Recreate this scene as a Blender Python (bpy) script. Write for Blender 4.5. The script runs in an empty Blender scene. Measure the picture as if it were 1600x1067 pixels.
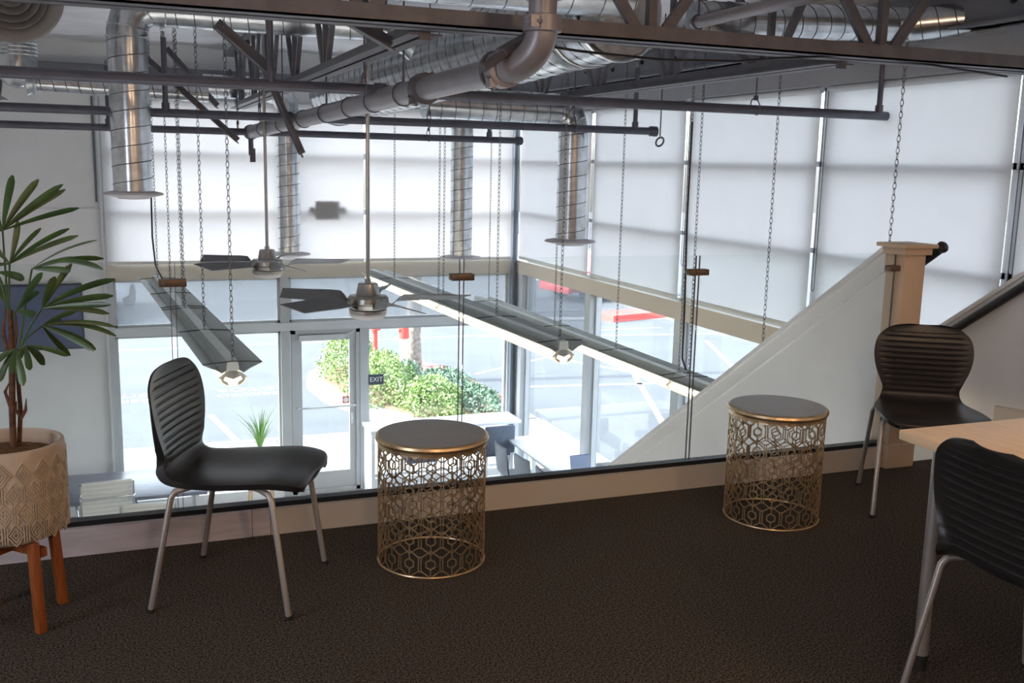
import bpy, bmesh, math, random
from mathutils import Vector, Matrix
random.seed(7)
R_=math.radians
PI=math.pi
S=bpy.context.scene
COL=S.collection
V=Vector
# ------------------------------------------------------------------ camera
H=1.5
YAW,PITCH,ROLL=R_(21.48),R_(10.03),R_(1.296)
cy,sy,cp,sp=math.cos(YAW),math.sin(YAW),math.cos(PITCH),math.sin(PITCH)
fw=V((sy*cp,cy*cp,-sp)); rt=V((cy,-sy,0)); up=rt.cross(fw)
cr,sr=math.cos(ROLL),math.sin(ROLL)
RR=rt*cr+up*sr; UU=-rt*sr+up*cr
cam=bpy.data.cameras.new('camera'); co=bpy.data.objects.new('camera',cam); COL.objects.link(co)
M=Matrix((RR,UU,-fw)).transposed().to_4x4(); M.translation=V((0,0,H)); co.matrix_world=M
cam.sensor_width=36; cam.lens=1557/1600*36; cam.clip_end=400; cam.clip_start=.05
S.camera=co
# ------------------------------------------------------------------ world, sun, exposure
w=bpy.data.worlds.new('world'); S.world=w; w.use_nodes=True
nt=w.node_tree; bg=nt.nodes['Background']
sky=nt.nodes.new('ShaderNodeTexSky'); sky.sky_type='NISHITA'; sky.sun_disc=False
sky.sun_elevation=R_(42); sky.sun_rotation=R_(-80); sky.air_density=1.0; sky.dust_density=3
hs=nt.nodes.new('ShaderNodeHueSaturation'); hs.inputs['Saturation'].default_value=.36
nt.links.new(sky.outputs[0],hs.inputs['Color']); nt.links.new(hs.outputs[0],bg.inputs[0]); bg.inputs[1].default_value=.85
sun=bpy.data.lights.new('sun','SUN'); sun.energy=7; sun.angle=R_(.6); sun.color=(1,.95,.88)
so=bpy.data.objects.new('sun',sun); COL.objects.link(so)
so.rotation_euler=V((-.72,.10,.68)).to_track_quat('Z','Y').to_euler()
def lamp(n,kind,loc,e,col,size=.3,rot=(0,0,0)):
    l=bpy.data.lights.new(n,kind); l.energy=e; l.color=col
    if kind=='AREA': l.size=size
    elif kind=='POINT': l.shadow_soft_size=size
    o=bpy.data.objects.new(n,l); COL.objects.link(o); o.location=loc; o.rotation_euler=rot; return o
# warm pendant lamps of the mezzanine, behind and above the camera
lamp('mezzanine_lamp','POINT',(2.6,.3,2.2),26,(1,.64,.38),.12)
lamp('mezzanine_lamp','POINT',(.4,-.6,2.2),26,(1,.64,.38),.12)
lamp('left_fill_light','AREA',(-2.95,1.4,1.3),24,(.80,.86,1),1.3,(0,R_(-90),0))  # added cool daylight from the left; no window stands in this wall
# unseen fill lights added under the mezzanine to brighten the lower room
for px_ in (-.8,1.2,3.0): lamp('office_fill_light','AREA',(px_,2.6,-.37),70,(1,.97,.93),1.0)
S.view_settings.view_transform='Standard'; S.view_settings.look='None'
S.view_settings.exposure=1.0; S.view_settings.gamma=1; S.view_settings.use_curve_mapping=False

# ------------------------------------------------------------------ materials
MATS={}
def mat(n,col,rough=.6,metal=0,noise=0,nscale=20,bump=0,bscale=200,spec=.5,emit=0,ecol=None,stretch=None,coat=0):
    m=bpy.data.materials.new(n); m.use_nodes=True; t=m.node_tree; b=t.nodes['Principled BSDF']
    b.inputs['Base Color'].default_value=(*col,1); b.inputs['Roughness'].default_value=rough
    b.inputs['Metallic'].default_value=metal; b.inputs['Specular IOR Level'].default_value=spec
    b.inputs['Coat Weight'].default_value=coat
    tc=t.nodes.new('ShaderNodeTexCoord'); mp=t.nodes.new('ShaderNodeMapping')
    t.links.new(tc.outputs['Object'],mp.inputs[0])
    if stretch: mp.inputs['Scale'].default_value=stretch
    if noise:
        nz=t.nodes.new('ShaderNodeTexNoise'); nz.inputs['Scale'].default_value=nscale; nz.inputs['Detail'].default_value=5
        rp=t.nodes.new('ShaderNodeValToRGB'); rp.color_ramp.elements[0].position=.35; rp.color_ramp.elements[1].position=.65
        rp.color_ramp.elements[0].color=(*[max(0,c*(1-noise)) for c in col],1)
        rp.color_ramp.elements[1].color=(*[min(1,c*(1+noise)) for c in col],1)
        t.links.new(mp.outputs[0],nz.inputs['Vector']); t.links.new(nz.outputs[0],rp.inputs[0]); t.links.new(rp.outputs[0],b.inputs['Base Color'])
    if bump:
        n2=t.nodes.new('ShaderNodeTexNoise'); n2.inputs['Scale'].default_value=bscale; n2.inputs['Detail'].default_value=3
        bp=t.nodes.new('ShaderNodeBump'); bp.inputs['Strength'].default_value=bump; bp.inputs['Distance'].default_value=.01
        t.links.new(mp.outputs[0],n2.inputs['Vector']); t.links.new(n2.outputs[0],bp.inputs['Height']); t.links.new(bp.outputs[0],b.inputs['Normal'])
    if emit:
        b.inputs['Emission Color'].default_value=(*(ecol or col),1); b.inputs['Emission Strength'].default_value=emit
    MATS[n]=m; return m
carpet=mat('carpet',(.094,.080,.064),.95,0,.9,150,.9,300,.1)
wall=mat('wall_paint',(.80,.805,.81),.8,0,.02,3)
wallc=mat('cream_paint',(.62,.56,.48),.6,0,.02,3)
newelm=mat('beige_paint',(.62,.47,.33),.5,0,.02,3)
curbm=mat('curb_board_daylit',(.62,.58,.62),.5,0,.10,6,.05,40,stretch=(1,1,6))  # lavender tint stands in for cool daylight on the left kerb
ledge=mat('black_channel',(.012,.014,.02),.35)
white=mat('white_laminate',(.82,.84,.86),.35,0,.02,4)
alu=mat('window_aluminium',(.50,.52,.54),.45,.25,.03,5)
aluw=mat('white_frame',(.66,.68,.70),.5,0,.03,5)
dkalu=mat('dark_frame',(.16,.19,.23),.4,.3,.03,5)
steel=mat('painted_steel',(.135,.133,.15),.5,.3,.12,12)
pipem=mat('pipe_paint',(.105,.107,.135),.42,.3,.1,12)
mainm=mat('main_pipe_paint',(.30,.29,.31),.38,.35,.06,8)
galv=mat('galvanised',(.62,.65,.68),.24,.95,.16,14,.12,9)
seamm=mat('duct_seam',(.10,.10,.11),.4,.4,.1,30)
nickel=mat('brushed_nickel',(.42,.40,.38),.3,.95,.05,30)
blade_m=mat('fan_blade',(.20,.205,.225),.5,.2,.08,8)
fixm=mat('fixture_metal',(.50,.54,.54),.45,.3,.06,10)
fixs=mat('fixture_spine',(.66,.70,.70),.45,.2,.05,12)
fixl=mat('fixture_reflector',(.62,.60,.55),.4,.2,.03,10)
tube_m=mat('lamp_tube',(1,.93,.8),.4,emit=5,ecol=(1,.86,.66),noise=.01)
lens_m=mat('lamp_lens',(.95,.88,.74),.4,emit=.55,ecol=(1,.84,.62),noise=.01)
chainm=mat('chain_steel',(.12,.12,.125),.4,.7,.1,40)
plastic=mat('black_plastic',(.02,.019,.02),.32,0,.1,60,.06,500,spec=.38)
chrome_g=mat('grey_tube',(.42,.40,.38),.38,.5,.05,20)
rubber=mat('rubber',(.015,.015,.015),.8,noise=.1)
gold=mat('gold_paint',(.70,.52,.31),.33,.9,.12,30)
stooltop=mat('stool_top',(.27,.27,.26),.38,.1,.05,12)
bronze=mat('bronze_clip',(.17,.115,.075),.45,.6,.15,40)
maple=mat('maple_laminate',(.92,.69,.42),.4,0,.05,5,stretch=(12,1,1))
wood=mat('orange_wood',(.30,.085,.02),.45,0,.2,12,stretch=(8,8,1))
lwood=mat('pale_wood',(.55,.36,.2),.5,0,.1,20)
pot_m=mat('embossed_pot',(.52,.43,.33),.55,0,.05,20,.03,200)
soil=mat('soil',(.13,.07,.025),.95,0,.6,90,1,80)
leafm=mat('palm_leaf',(.05,.10,.03),.35,0,.35,9)
stemm=mat('palm_stem',(.12,.055,.03),.8,0,.4,40,.5,60)
deskw=mat('dark_wood_glare',(.19,.20,.25),.28,0,.25,5,.05,60,stretch=(1,9,9))  # dark wood, lightened towards blue to paint the glare on the desk
offw=mat('white_vinyl',(.70,.69,.65),.5,0,.02,10)
chrome=mat('chrome',(.7,.7,.72),.12,1,.02,10)
seatg=mat('grey_fabric',(.12,.14,.19),.8,0,.12,60)
seatl=mat('light_grey_plastic',(.20,.22,.26),.45,0,.05,20)
tvm=mat('screen_glass',(.07,.10,.20),.3,0,.05,2,coat=.5)  # blue lifted in the colour to stand for reflected light
floorw=mat('lower_floor',(.42,.41,.40),.3,0,.1,4)
asph=mat('asphalt',(.064,.073,.086),.9,0,.10,1.2,.2,60)
conc=mat('sidewalk',(.20,.195,.19),.9,0,.05,1.5)
rpaint=mat('red_paint',(.60,.07,.06),.6,0,.1,9)
linep=mat('line_paint',(.22,.22,.22),.8,0,.05,8)
bark=mat('bark',(.23,.20,.18),.95,0,.35,14,1,20)
hyd=mat('standpipe_white',(.6,.62,.6),.5,noise=.05)
capg=mat('cap_grey',(.25,.24,.2),.5,.4,noise=.1)
bush1=mat('bush_leaf',(.20,.30,.10),.5,0,.5,5)
bush2=mat('bush_leaf_blue',(.13,.22,.15),.5,0,.5,5)
grassm=mat('grass_leaf',(.26,.46,.14),.5,0,.3,5)
earth=mat('mulch',(.16,.11,.07),.95,0,.4,20)
signm=mat('sign_slate',(.05,.065,.09),.5,noise=.02)
lettm=mat('lettering',(.85,.85,.85),.6,noise=.01)
carw=mat('car_white',(.7,.7,.72),.3,noise=.01,coat=.5)
carr=mat('car_red',(.5,.05,.05),.3,noise=.01,coat=.5)
carglass=mat('car_glass',(.03,.035,.04),.1,noise=.01)
boxm=mat('beige_box',(.60,.55,.53),.6,noise=.03)
foil=mat('foil_insulation',(.78,.78,.81),.5,.15,.06,2,.5,5,stretch=(.35,3,1))
beamd=mat('beam_grey',(.17,.175,.20),.6,.1,.06,4)
soff=mat('soffit_paint',(.36,.37,.40),.7,noise=.03)
plate_m=mat('diffuser_white',(.62,.60,.63),.5,noise=.02)
diffn=mat('diffuser_grey',(.23,.21,.20),.5,.2,noise=.03)

def shader_mat(n,build):
    m=bpy.data.materials.new(n); m.use_nodes=True; t=m.node_tree
    for x in list(t.nodes): t.nodes.remove(x)
    o=t.nodes.new('ShaderNodeOutputMaterial'); t.links.new(build(t),o.inputs[0]); return m
def glass(n,tint,base=.035,haze=0,hcol=(.6,.62,.64)):
    def b(t):
        tr=t.nodes.new('ShaderNodeBsdfTransparent'); tr.inputs[0].default_value=(*tint,1)
        gl=t.nodes.new('ShaderNodeBsdfGlossy'); gl.inputs['Roughness'].default_value=.005
        lw=t.nodes.new('ShaderNodeLayerWeight'); lw.inputs[0].default_value=.5
        pw=t.nodes.new('ShaderNodeMath'); pw.operation='POWER'; pw.inputs[1].default_value=4
        t.links.new(lw.outputs['Facing'],pw.inputs[0])
        ml=t.nodes.new('ShaderNodeMath'); ml.operation='MULTIPLY_ADD'; ml.inputs[1].default_value=.7; ml.inputs[2].default_value=base
        t.links.new(pw.outputs[0],ml.inputs[0])
        mx=t.nodes.new('ShaderNodeMixShader'); t.links.new(ml.outputs[0],mx.inputs[0])
        first=tr.outputs[0]
        if haze:
            df=t.nodes.new('ShaderNodeBsdfTranslucent'); df.inputs[0].default_value=(*hcol,1)
            m2=t.nodes.new('ShaderNodeMixShader'); m2.inputs[0].default_value=haze
            t.links.new(tr.outputs[0],m2.inputs[1]); t.links.new(df.outputs[0],m2.inputs[2]); first=m2.outputs[0]
        t.links.new(first,mx.inputs[1]); t.links.new(gl.outputs[0],mx.inputs[2]); return mx.outputs[0]
    return shader_mat(n,b)
g_rail=glass('railing_glass',(.955,.975,.97),.012)
g_win=glass('window_glass',(.93,.95,.96),.02)
g_tint=glass('tinted_glass',(.50,.52,.54),.03,.14)
def blind_mat():
    def b(t):
        tc=t.nodes.new('ShaderNodeTexCoord'); nz=t.nodes.new('ShaderNodeTexNoise'); nz.inputs['Scale'].default_value=2.0
        rp=t.nodes.new('ShaderNodeValToRGB'); rp.color_ramp.elements[0].color=(.74,.73,.725,1); rp.color_ramp.elements[1].color=(.80,.79,.785,1)
        t.links.new(tc.outputs['Object'],nz.inputs['Vector']); t.links.new(nz.outputs[0],rp.inputs[0])
        d=t.nodes.new('ShaderNodeBsdfDiffuse'); tl=t.nodes.new('ShaderNodeBsdfTranslucent'); tp=t.nodes.new('ShaderNodeBsdfTransparent')
        t.links.new(rp.outputs[0],d.inputs[0]); t.links.new(rp.outputs[0],tl.inputs[0])
        m1=t.nodes.new('ShaderNodeMixShader'); m1.inputs[0].default_value=.62
        t.links.new(d.outputs[0],m1.inputs[1]); t.links.new(tl.outputs[0],m1.inputs[2])
        m2=t.nodes.new('ShaderNodeMixShader'); m2.inputs[0].default_value=.07
        t.links.new(m1.outputs[0],m2.inputs[1]); t.links.new(tp.outputs[0],m2.inputs[2]); return m2.outputs[0]
    return shader_mat('roller_blind_fabric',b)
blindm=blind_mat()

# ------------------------------------------------------------------ mesh helpers
class MB:
    def __init__(s): s.v=[]; s.f=[]
    def add(s,vs,fs):
        n=len(s.v); s.v+= [tuple(v) for v in vs]; s.f+=[tuple(i+n for i in f) for f in fs]; return s
    def box(s,x0,x1,y0,y1,z0,z1):
        return s.add([(x0,y0,z0),(x1,y0,z0),(x1,y1,z0),(x0,y1,z0),(x0,y0,z1),(x1,y0,z1),(x1,y1,z1),(x0,y1,z1)],
            [(0,3,2,1),(4,5,6,7),(0,1,5,4),(1,2,6,5),(2,3,7,6),(3,0,4,7)])
    def bar(s,a,b,w,h,upv=(0,0,1)):
        a=V(a); b=V(b); d=(b-a).normalized(); u=V(upv)
        if abs(d.dot(u))>.98: u=V((1,0,0)) if abs(d.x)<.9 else V((0,1,0))
        x=d.cross(u).normalized(); y=x.cross(d).normalized()
        q=[(-w/2,-h/2),(w/2,-h/2),(w/2,h/2),(-w/2,h/2)]
        vs=[a+x*i+y*j for i,j in q]+[b+x*i+y*j for i,j in q]
        return s.add(vs,[(0,1,2,3),(7,6,5,4),(0,4,5,1),(1,5,6,2),(2,6,7,3),(3,7,4,0)])
    def angle(s,a,b,w,t=.008,side=1,upv=(0,0,1)):
        a=V(a); b=V(b); d=(b-a).normalized(); x=d.cross(V(upv)).normalized()*side; y=V(upv)
        s.bar(a+x*w/2,b+x*w/2,w,t,upv); s.bar(a+x*t/2+y*w/2,b+x*t/2+y*w/2,t,w,upv); return s
    def tube(s,pts,r,n=12,caps=True,closed=False):
        pts=[V(p) for p in pts]; N=len(pts); rr=r if isinstance(r,(list,tuple)) else [r]*N
        dirs=[]
        for i in range(N):
            if closed: d=(pts[(i+1)%N]-pts[i-1])
            elif i==0: d=pts[1]-pts[0]
            elif i==N-1: d=pts[-1]-pts[-2]
            else: d=(pts[i+1]-pts[i]).normalized()+(pts[i]-pts[i-1]).normalized()
            dirs.append(d.normalized())
        u=V((0,0,1)) if abs(dirs[0].z)<.9 else V((1,0,0))
        rings=[]
        for i in range(N):
            d=dirs[i]; x=(u-d*u.dot(d))
            if x.length<1e-6: x=d.orthogonal()
            x.normalize(); y=d.cross(x); u=x
            k=1
            if not closed and 0<i<N-1:
                c=(pts[i+1]-pts[i]).normalized().dot(d); k=1/max(.5,c)
                bend=((pts[i+1]-pts[i]).normalized()-(pts[i]-pts[i-1]).normalized())
                bd=bend.normalized() if bend.length>1e-5 else None
            else: bd=None
            ring=[]
            for j in range(n):
                a=2*PI*j/n; o=(x*math.cos(a)+y*math.sin(a))*rr[i]
                if bd is not None: o=o+bd*(o.dot(bd))*(k-1)
                ring.append(pts[i]+o)
            rings.append(ring)
        vs=[p for q in rings for p in q]; fs=[]
        M_=N if closed else N-1
        for i in range(M_):
            for j in range(n):
                a=i*n+j; b=i*n+(j+1)%n; c=((i+1)%N)*n+(j+1)%n; d=((i+1)%N)*n+j
                fs.append((a,b,c,d))
        if caps and not closed:
            fs.append(tuple(reversed(range(n)))); fs.append(tuple((N-1)*n+j for j in range(n)))
        return s.add(vs,fs)
    def lathe(s,prof,c=(0,0,0),n=32,caps=True):
        c=V(c); vs=[]; fs=[]
        for (r,z) in prof:
            for j in range(n):
                a=2*PI*j/n; vs.append((c.x+r*math.cos(a),c.y+r*math.sin(a),c.z+z))
        for i in range(len(prof)-1):
            for j in range(n):
                fs.append((i*n+j,i*n+(j+1)%n,(i+1)*n+(j+1)%n,(i+1)*n+j))
        if caps:
            fs.append(tuple(reversed(range(n)))); fs.append(tuple((len(prof)-1)*n+j for j in range(n)))
        return s.add(vs,fs)
    def prism(s,poly,ax,a,b):
        """poly of 2-D points extruded along axis ax from a to b"""
        def P(p,t): return {'x':(t,p[0],p[1]),'y':(p[0],t,p[1]),'z':(p[0],p[1],t)}[ax]
        n=len(poly); vs=[P(p,a) for p in poly]+[P(p,b) for p in poly]
        fs=[tuple(range(n)),tuple(reversed(range(n,2*n)))]+[(i,n+i,n+(i+1)%n,(i+1)%n) for i in range(n)]
        return s.add(vs,fs)
    def torus(s,c,R,r,n=24,m=6,ax=(0,0,1),sx=1,sy=1):
        ax=V(ax).normalized(); x=ax.orthogonal().normalized(); y=ax.cross(x)
        return s.tube([V(c)+x*math.cos(2*PI*i/n)*R*sx+y*math.sin(2*PI*i/n)*R*sy for i in range(n)],r,m,closed=True)
    def grid(s,P):
        n=len(P); m=len(P[0]); vs=[p for q in P for p in q]
        return s.add(vs,[(i*m+j,i*m+j+1,(i+1)*m+j+1,(i+1)*m+j) for i in range(n-1) for j in range(m-1)])
    def xf(s,Mx): s.v=[tuple(Mx@V(v)) for v in s.v]; return s
def setmat(me,m): me.materials.append(m)
def islands(mb):
    p=list(range(len(mb.v)))
    def f(i):
        while p[i]!=i: p[i]=p[p[i]]; i=p[i]
        return i
    for q in mb.f:
        for k in q[1:]: p[f(k)]=f(q[0])
    g={}
    for q in mb.f: g.setdefault(f(q[0]),[]).append(q)
    out=[]
    for qs in g.values():
        ids=sorted({i for q in qs for i in q}); mp={i:k for k,i in enumerate(ids)}; n=MB()
        n.v=[mb.v[i] for i in ids]; n.f=[tuple(mp[i] for i in q) for q in qs]; out.append(n)
    return out
MADE=[]
SPLIT={'screw','edge_strip','arm_rest','foot_rail','under_frame','emblem_','slab','line','trim','branches_','panel_wall'}
def link(name,mb,m,parent=None,smooth=True,sharp=35,world=True,bevel=0,split=None):
    base=name.split('_')[0] if name.startswith('trim_') else name
    if split or (split is None and base in SPLIT):
        isl=islands(mb)
        if len(isl)>1:
            os_=[link(name,i,m,parent,smooth,sharp,world,bevel,False) for i in isl]
            MADE[:]=os_; return os_[0]
    MADE.clear()
    me=bpy.data.meshes.new(name); me.from_pydata(mb.v,[],mb.f)
    bm=bmesh.new(); bm.from_mesh(me); bmesh.ops.recalc_face_normals(bm,faces=bm.faces)
    if bevel: bmesh.ops.bevel(bm,geom=list(bm.edges),offset=bevel,segments=2,affect='EDGES',profile=.5,clamp_overlap=True)
    bm.to_mesh(me); bm.free()
    me.materials.append(m)
    if smooth:
        me.shade_smooth() if hasattr(me,'shade_smooth') else None
        me.set_sharp_from_angle(angle=R_(sharp))
    o=bpy.data.objects.new(name,me); COL.objects.link(o)
    if parent:
        o.parent=parent
        if world:
            p=parent; off=V((0,0,0))
            while p: off+=V(p.location); p=p.parent
            me.transform(Matrix.Translation(-off))
    return o
def tag(o,label=None,cat=None,group=None,kind=None):
    if label: o['label']=label
    if cat: o['category']=cat
    if group: o['group']=group
    if kind: o['kind']=kind
    return o
def thing(name,label,cat,loc=(0,0,0),rz=0,group=None):
    o=bpy.data.objects.new(name,None); COL.objects.link(o); o.location=loc; o.rotation_euler=(0,0,rz)
    o.empty_display_size=.1
    return tag(o,label,cat,group)
def struct(name,mb,m,label=None,cat='structure',parent=None,**k):
    o=link(name,mb,m,parent,**k)
    for q in (list(MADE) or [o]):
        if not parent: tag(q,label or name.replace('_',' '),cat,kind='structure')
    return o
def copy_tree(o,parent=None):
    c=o.copy(); COL.objects.link(c)
    if parent: c.parent=parent
    for ch in [x for x in o.children]: copy_tree(ch,c)
    return c
def text_mesh(txt,size):
    cu=bpy.data.curves.new('lettering','FONT'); cu.body=txt; cu.size=size; cu.align_x='CENTER'; cu.align_y='CENTER'; cu.extrude=.001
    o=bpy.data.objects.new('lettering',cu); COL.objects.link(o)
    dg=bpy.context.evaluated_depsgraph_get(); dg.update()
    me=bpy.data.meshes.new_from_object(o.evaluated_get(dg)); bpy.data.objects.remove(o)
    return me
G=-2.75; TOP=2.78
# ------------------------------------------------------------------ room shell
struct('floor',MB().box(-3,6,-3,3.97,-.02,0).box(-3,6,-3,3.9,-.35,-.02),carpet,'dark brown looped carpet on the mezzanine floor','floor')
struct('floor_ground',MB().box(-3,5.1,-3,12.6,G-.1,G),floorw,'pale floor of the lower room seen through the railing','floor')
struct('wall_left',MB().box(-3.1,-3,-3,12.7,G,TOP+.1),wall,'white wall left of the room','wall')
struct('wall_back',MB().box(-3.1,6.1,-3.1,-3,G,TOP+.1),wall,'white wall behind the mezzanine','wall')
struct('wall_far',MB().box(-3,-.19,12.45,12.7,G,TOP+.1).box(-.19,5.1,12.45,12.7,2.16,TOP+.1),wall,'white wall around the far windows','wall',split=True)
struct('wall_right',MB().box(4.966,5.1,-3,2.3,G,TOP+.1).box(4.966,5.1,2.3,12.5,2.13,TOP+.1),wall,'white wall above and beside the side windows','wall',split=True)
# joints of the far wall panels
struct('trim_1',MB().box(-.235,-.20,12.435,12.45,.96,2.18).box(-.9,-.20,12.43,12.45,.90,.912).box(-.215,-.19,12.40,12.45,G,2.18),aluw,'thin vertical and horizontal reveal strips on the far white wall','trim')
struct('trim_2',MB().box(-.262,-.238,12.43,12.449,.98,2.16),dkalu,'dark vertical slot on the far white wall','trim')
# foil ceiling (sagging bays)
P=[]
for i in range(200):
    y=-3+15.6*i/199; row=[]
    for j in range(60):
        x=-3+9*j/59
        z=TOP-.05*abs(math.sin(y*PI/.61))+.012*math.sin(x*4.1+y*7)+.01*math.sin(x*9.7-y*3)+.03
        row.append((x,y,z))
    P.append(row)
struct('ceiling',MB().grid(P),foil,'silver foil insulation sagging between roof purlins','ceiling')
struct('ceiling.001',MB().box(-3.1,6.1,-3.1,12.8,TOP+.1,TOP+.2),beamd,'roof deck','ceiling')
# dark ledger beams
struct('trim_3',MB().box(-3,4.96,12.28,12.45,2.40,2.50),beamd,'dark ledger beam along the top of the far wall','trim')
lb=struct('trim_4',MB().box(4.80,4.965,2.3,12.45,2.33,2.35).box(4.86,4.965,2.3,12.3,2.13,2.33),soff,'grey soffit over the side blinds','trim')
led=struct('trim_5',MB().box(4.74,4.80,2.3,12.4,2.36,2.60).box(4.68,4.80,2.3,12.4,2.36,2.375).box(4.68,4.80,2.3,12.4,2.585,2.6),beamd,'grey steel ledger channel with bolts above the side blinds','trim')
for k in range(12):
    y=3.2+k*.62
    link('bolt',MB().lathe([(.022,0),(.022,.018),(.01,.02),(.01,.03)],(0,0,0),6).xf(Matrix.Translation((4.74,y,2.48+.02*(k%2)))@Matrix.Rotation(-PI/2,4,'Y')),ledge,led)

# ------------------------------------------------------------------ far window wall
def frame_rect(mb,x0,x1,z0,z1,y0,y1,t):
    mb.box(x0,x0+t,y0,y1,z0,z1).box(x1-t,x1,y0,y1,z0,z1).box(x0,x1,y0,y1,z0,z0+t).box(x0,x1,y0,y1,z1-t,z1)
def win_far(n,x0,x1,z0,z1,g,label,t=.03):
    mb=MB(); frame_rect(mb,x0,x1,z0,z1,12.50,12.56,t)
    o=struct('window_%d'%n,mb,alu,label,'window')
    link('pane',MB().box(x0+t,x1-t,12.526,12.534,z0+t,z1-t),g,o,smooth=False); return o
struct('trim_6',MB().box(-.19,-.12,12.45,12.62,G,2.16).box(1.80,1.91,12.45,12.62,G,2.16).box(2.80,2.90,12.45,12.62,G,-.5)
   .box(4.84,4.90,12.45,12.62,G,2.16),alu,'grey vertical mullions of the far windows','trim')
struct('trim_7',MB().box(-.188,4.898,12.438,12.61,.07,.255),wallc,'beige horizontal rail under the far blinds','trim')
struct('trim_8',MB().box(-.118,4.838,12.443,12.615,-.60,-.50),aluw,'white rail over the far door and lower windows','trim')
struct('trim_9',MB().box(-.12,1.80,12.40,12.62,G,G+.13).box(2.90,4.84,12.40,12.62,G,G+.13),aluw,'white sill at the foot of the far windows','trim')
struct('trim_10',MB().box(4.900,4.93,12.40,12.62,G,2.16).box(4.85,4.88,12.36,12.45,G,2.16),dkalu,'dark blue grey corner post where the two window walls meet','trim')
win_far(1,-.12,1.80,G+.13,-.60,g_win,'large lower pane left of the glass door')
win_far(2,2.90,4.84,G+.13,-.60,g_win,'large lower pane right of the glass door with the exit sign')
win_far(3,-.12,1.80,-.50,.07,g_tint,'tinted transom pane above the left lower window')
win_far(4,1.91,4.84,-.50,.07,g_tint,'tinted transom pane above the glass door')
uw=[(-.12,1.80),(1.91,4.84)]
k=5
for (a,b) in uw:
    for (z0,z1) in ((.255,.876),(.876,1.564),(1.564,2.16)):
        win_far(k,a,b,z0,z1,g_win,'upper %s pane of the far wall behind the blind'%{.255:'low',.876:'middle',1.564:'top'}[z0],.035); k+=1
# door
dm=MB(); frame_rect(dm,1.93,2.80,G,-.60,12.46,12.58,.05)
door=struct('door_1',dm,alu,'grey metal framed glass door with push bar','door')
dl=MB().box(1.98,2.06,12.49,12.54,G+.02,-.65).box(2.67,2.75,12.49,12.54,G+.02,-.65).box(2.06,2.67,12.49,12.54,G+.02,G+.27).box(2.06,2.67,12.49,12.54,-.74,-.65)
link('door_leaf',dl,alu,door)
link('pane',MB().box(2.06,2.67,12.512,12.518,G+.27,-.74),g_win,door,smooth=False)
link('push_bar',MB().tube([(2.0,12.49,-1.61),(2.0,12.44,-1.61),(2.73,12.44,-1.61),(2.73,12.49,-1.61)],.014,8),aluw,door)
link('door_closer',MB().box(2.02,2.60,12.42,12.49,-.735,-.665).bar((2.60,12.44,-.69),(2.72,12.42,-.62),.02,.012),aluw,door)
link('lock',MB().box(2.685,2.715,12.475,12.49,-1.86,-1.72).tube([(2.70,12.45,-1.79),(2.70,12.48,-1.79)],.012,8),aluw,door)
stk=link('sticker',MB().box(2.58,2.665,12.505,12.511,-1.59,-1.50),rpaint,door,smooth=False)
link('emblem',MB().lathe([(.034,0),(.034,.002)],(0,0,0),20).lathe([(.02,.002),(.02,.003)],(0,0,0),20).xf(Matrix.Translation((2.6225,12.504,-1.545))@Matrix.Rotation(PI/2,4,'X')),lettm,stk)
# exit sign on the glass
es=thing('exit_sign','small dark sign reading EXIT on the window right of the door','sign',(3.02,12.49,-1.29))
link('panel',MB().box(2.92,3.12,12.485,12.495,-1.365,-1.225),signm,es,smooth=False,bevel=.002)
me=text_mesh('EXIT',.085); me.materials.append(lettm)
to=bpy.data.objects.new('lettering',me); COL.objects.link(to); to.parent=es; to.location=(0,-.007,-.005); to.rotation_euler=(PI/2,0,0)

# ------------------------------------------------------------------ side window wall
YJ=[12.38,10.2,8.2,6.27,4.47,2.4]
mb=MB()
for y in YJ[1:-1]: mb.box(4.93,5.08,y-.07,y+.07,G,.1)
mb.box(4.93,5.08,12.20,12.40,G,.1)
struct('trim_11',mb,alu,'grey vertical posts of the lower side windows','trim')
mb=MB()
for y in YJ[1:-1]: mb.box(5.0,5.08,y-.045,y+.045,.25,2.13)
mb.box(5.0,5.08,2.3,12.45,.88,.92).box(5.0,5.08,2.3,12.45,1.54,1.58)
struct('trim_12',mb,alu,'grey bars of the upper side windows behind the blinds','trim')
struct('trim_13',MB().box(4.92,5.08,2.3,12.45,.08,.25),wallc,'beige rail under the side blinds','trim')
struct('trim_14',MB().box(4.95,5.08,2.3,12.40,-.55,-.47).box(4.90,5.08,2.3,12.40,G,G+.13),aluw,'white rail between the side panes','trim')
def win_side(n,y0,y1,z0,z1,g,label):
    mb=MB(); t=.025
    mb.box(5.0,5.05,y0,y0+t,z0,z1).box(5.0,5.05,y1-t,y1,z0,z1).box(5.0,5.05,y0,y1,z0,z0+t).box(5.0,5.05,y0,y1,z1-t,z1)
    o=struct('window_%d'%n,mb,aluw,label,'window')
    link('pane',MB().box(5.022,5.03,y0+t,y1-t,z0+t,z1-t),g,o,smooth=False)
ordn=['farthest','second','third','fourth','nearest']
for i in range(5):
    y1=YJ[i]-(.07 if i else .18); y0=YJ[i+1]+.07
    win_side(20+i,y0,y1,G+.13,-.55,g_win,'%s lower pane of the side wall'%ordn[i])
    win_side(30+i,y0,y1,-.47,.08,g_win if i else g_tint,'%s transom pane of the side wall'%ordn[i])
    win_side(40+i,y0,y1,.25,2.13,g_win,'%s upper pane of the side wall behind a blind'%ordn[i])

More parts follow.
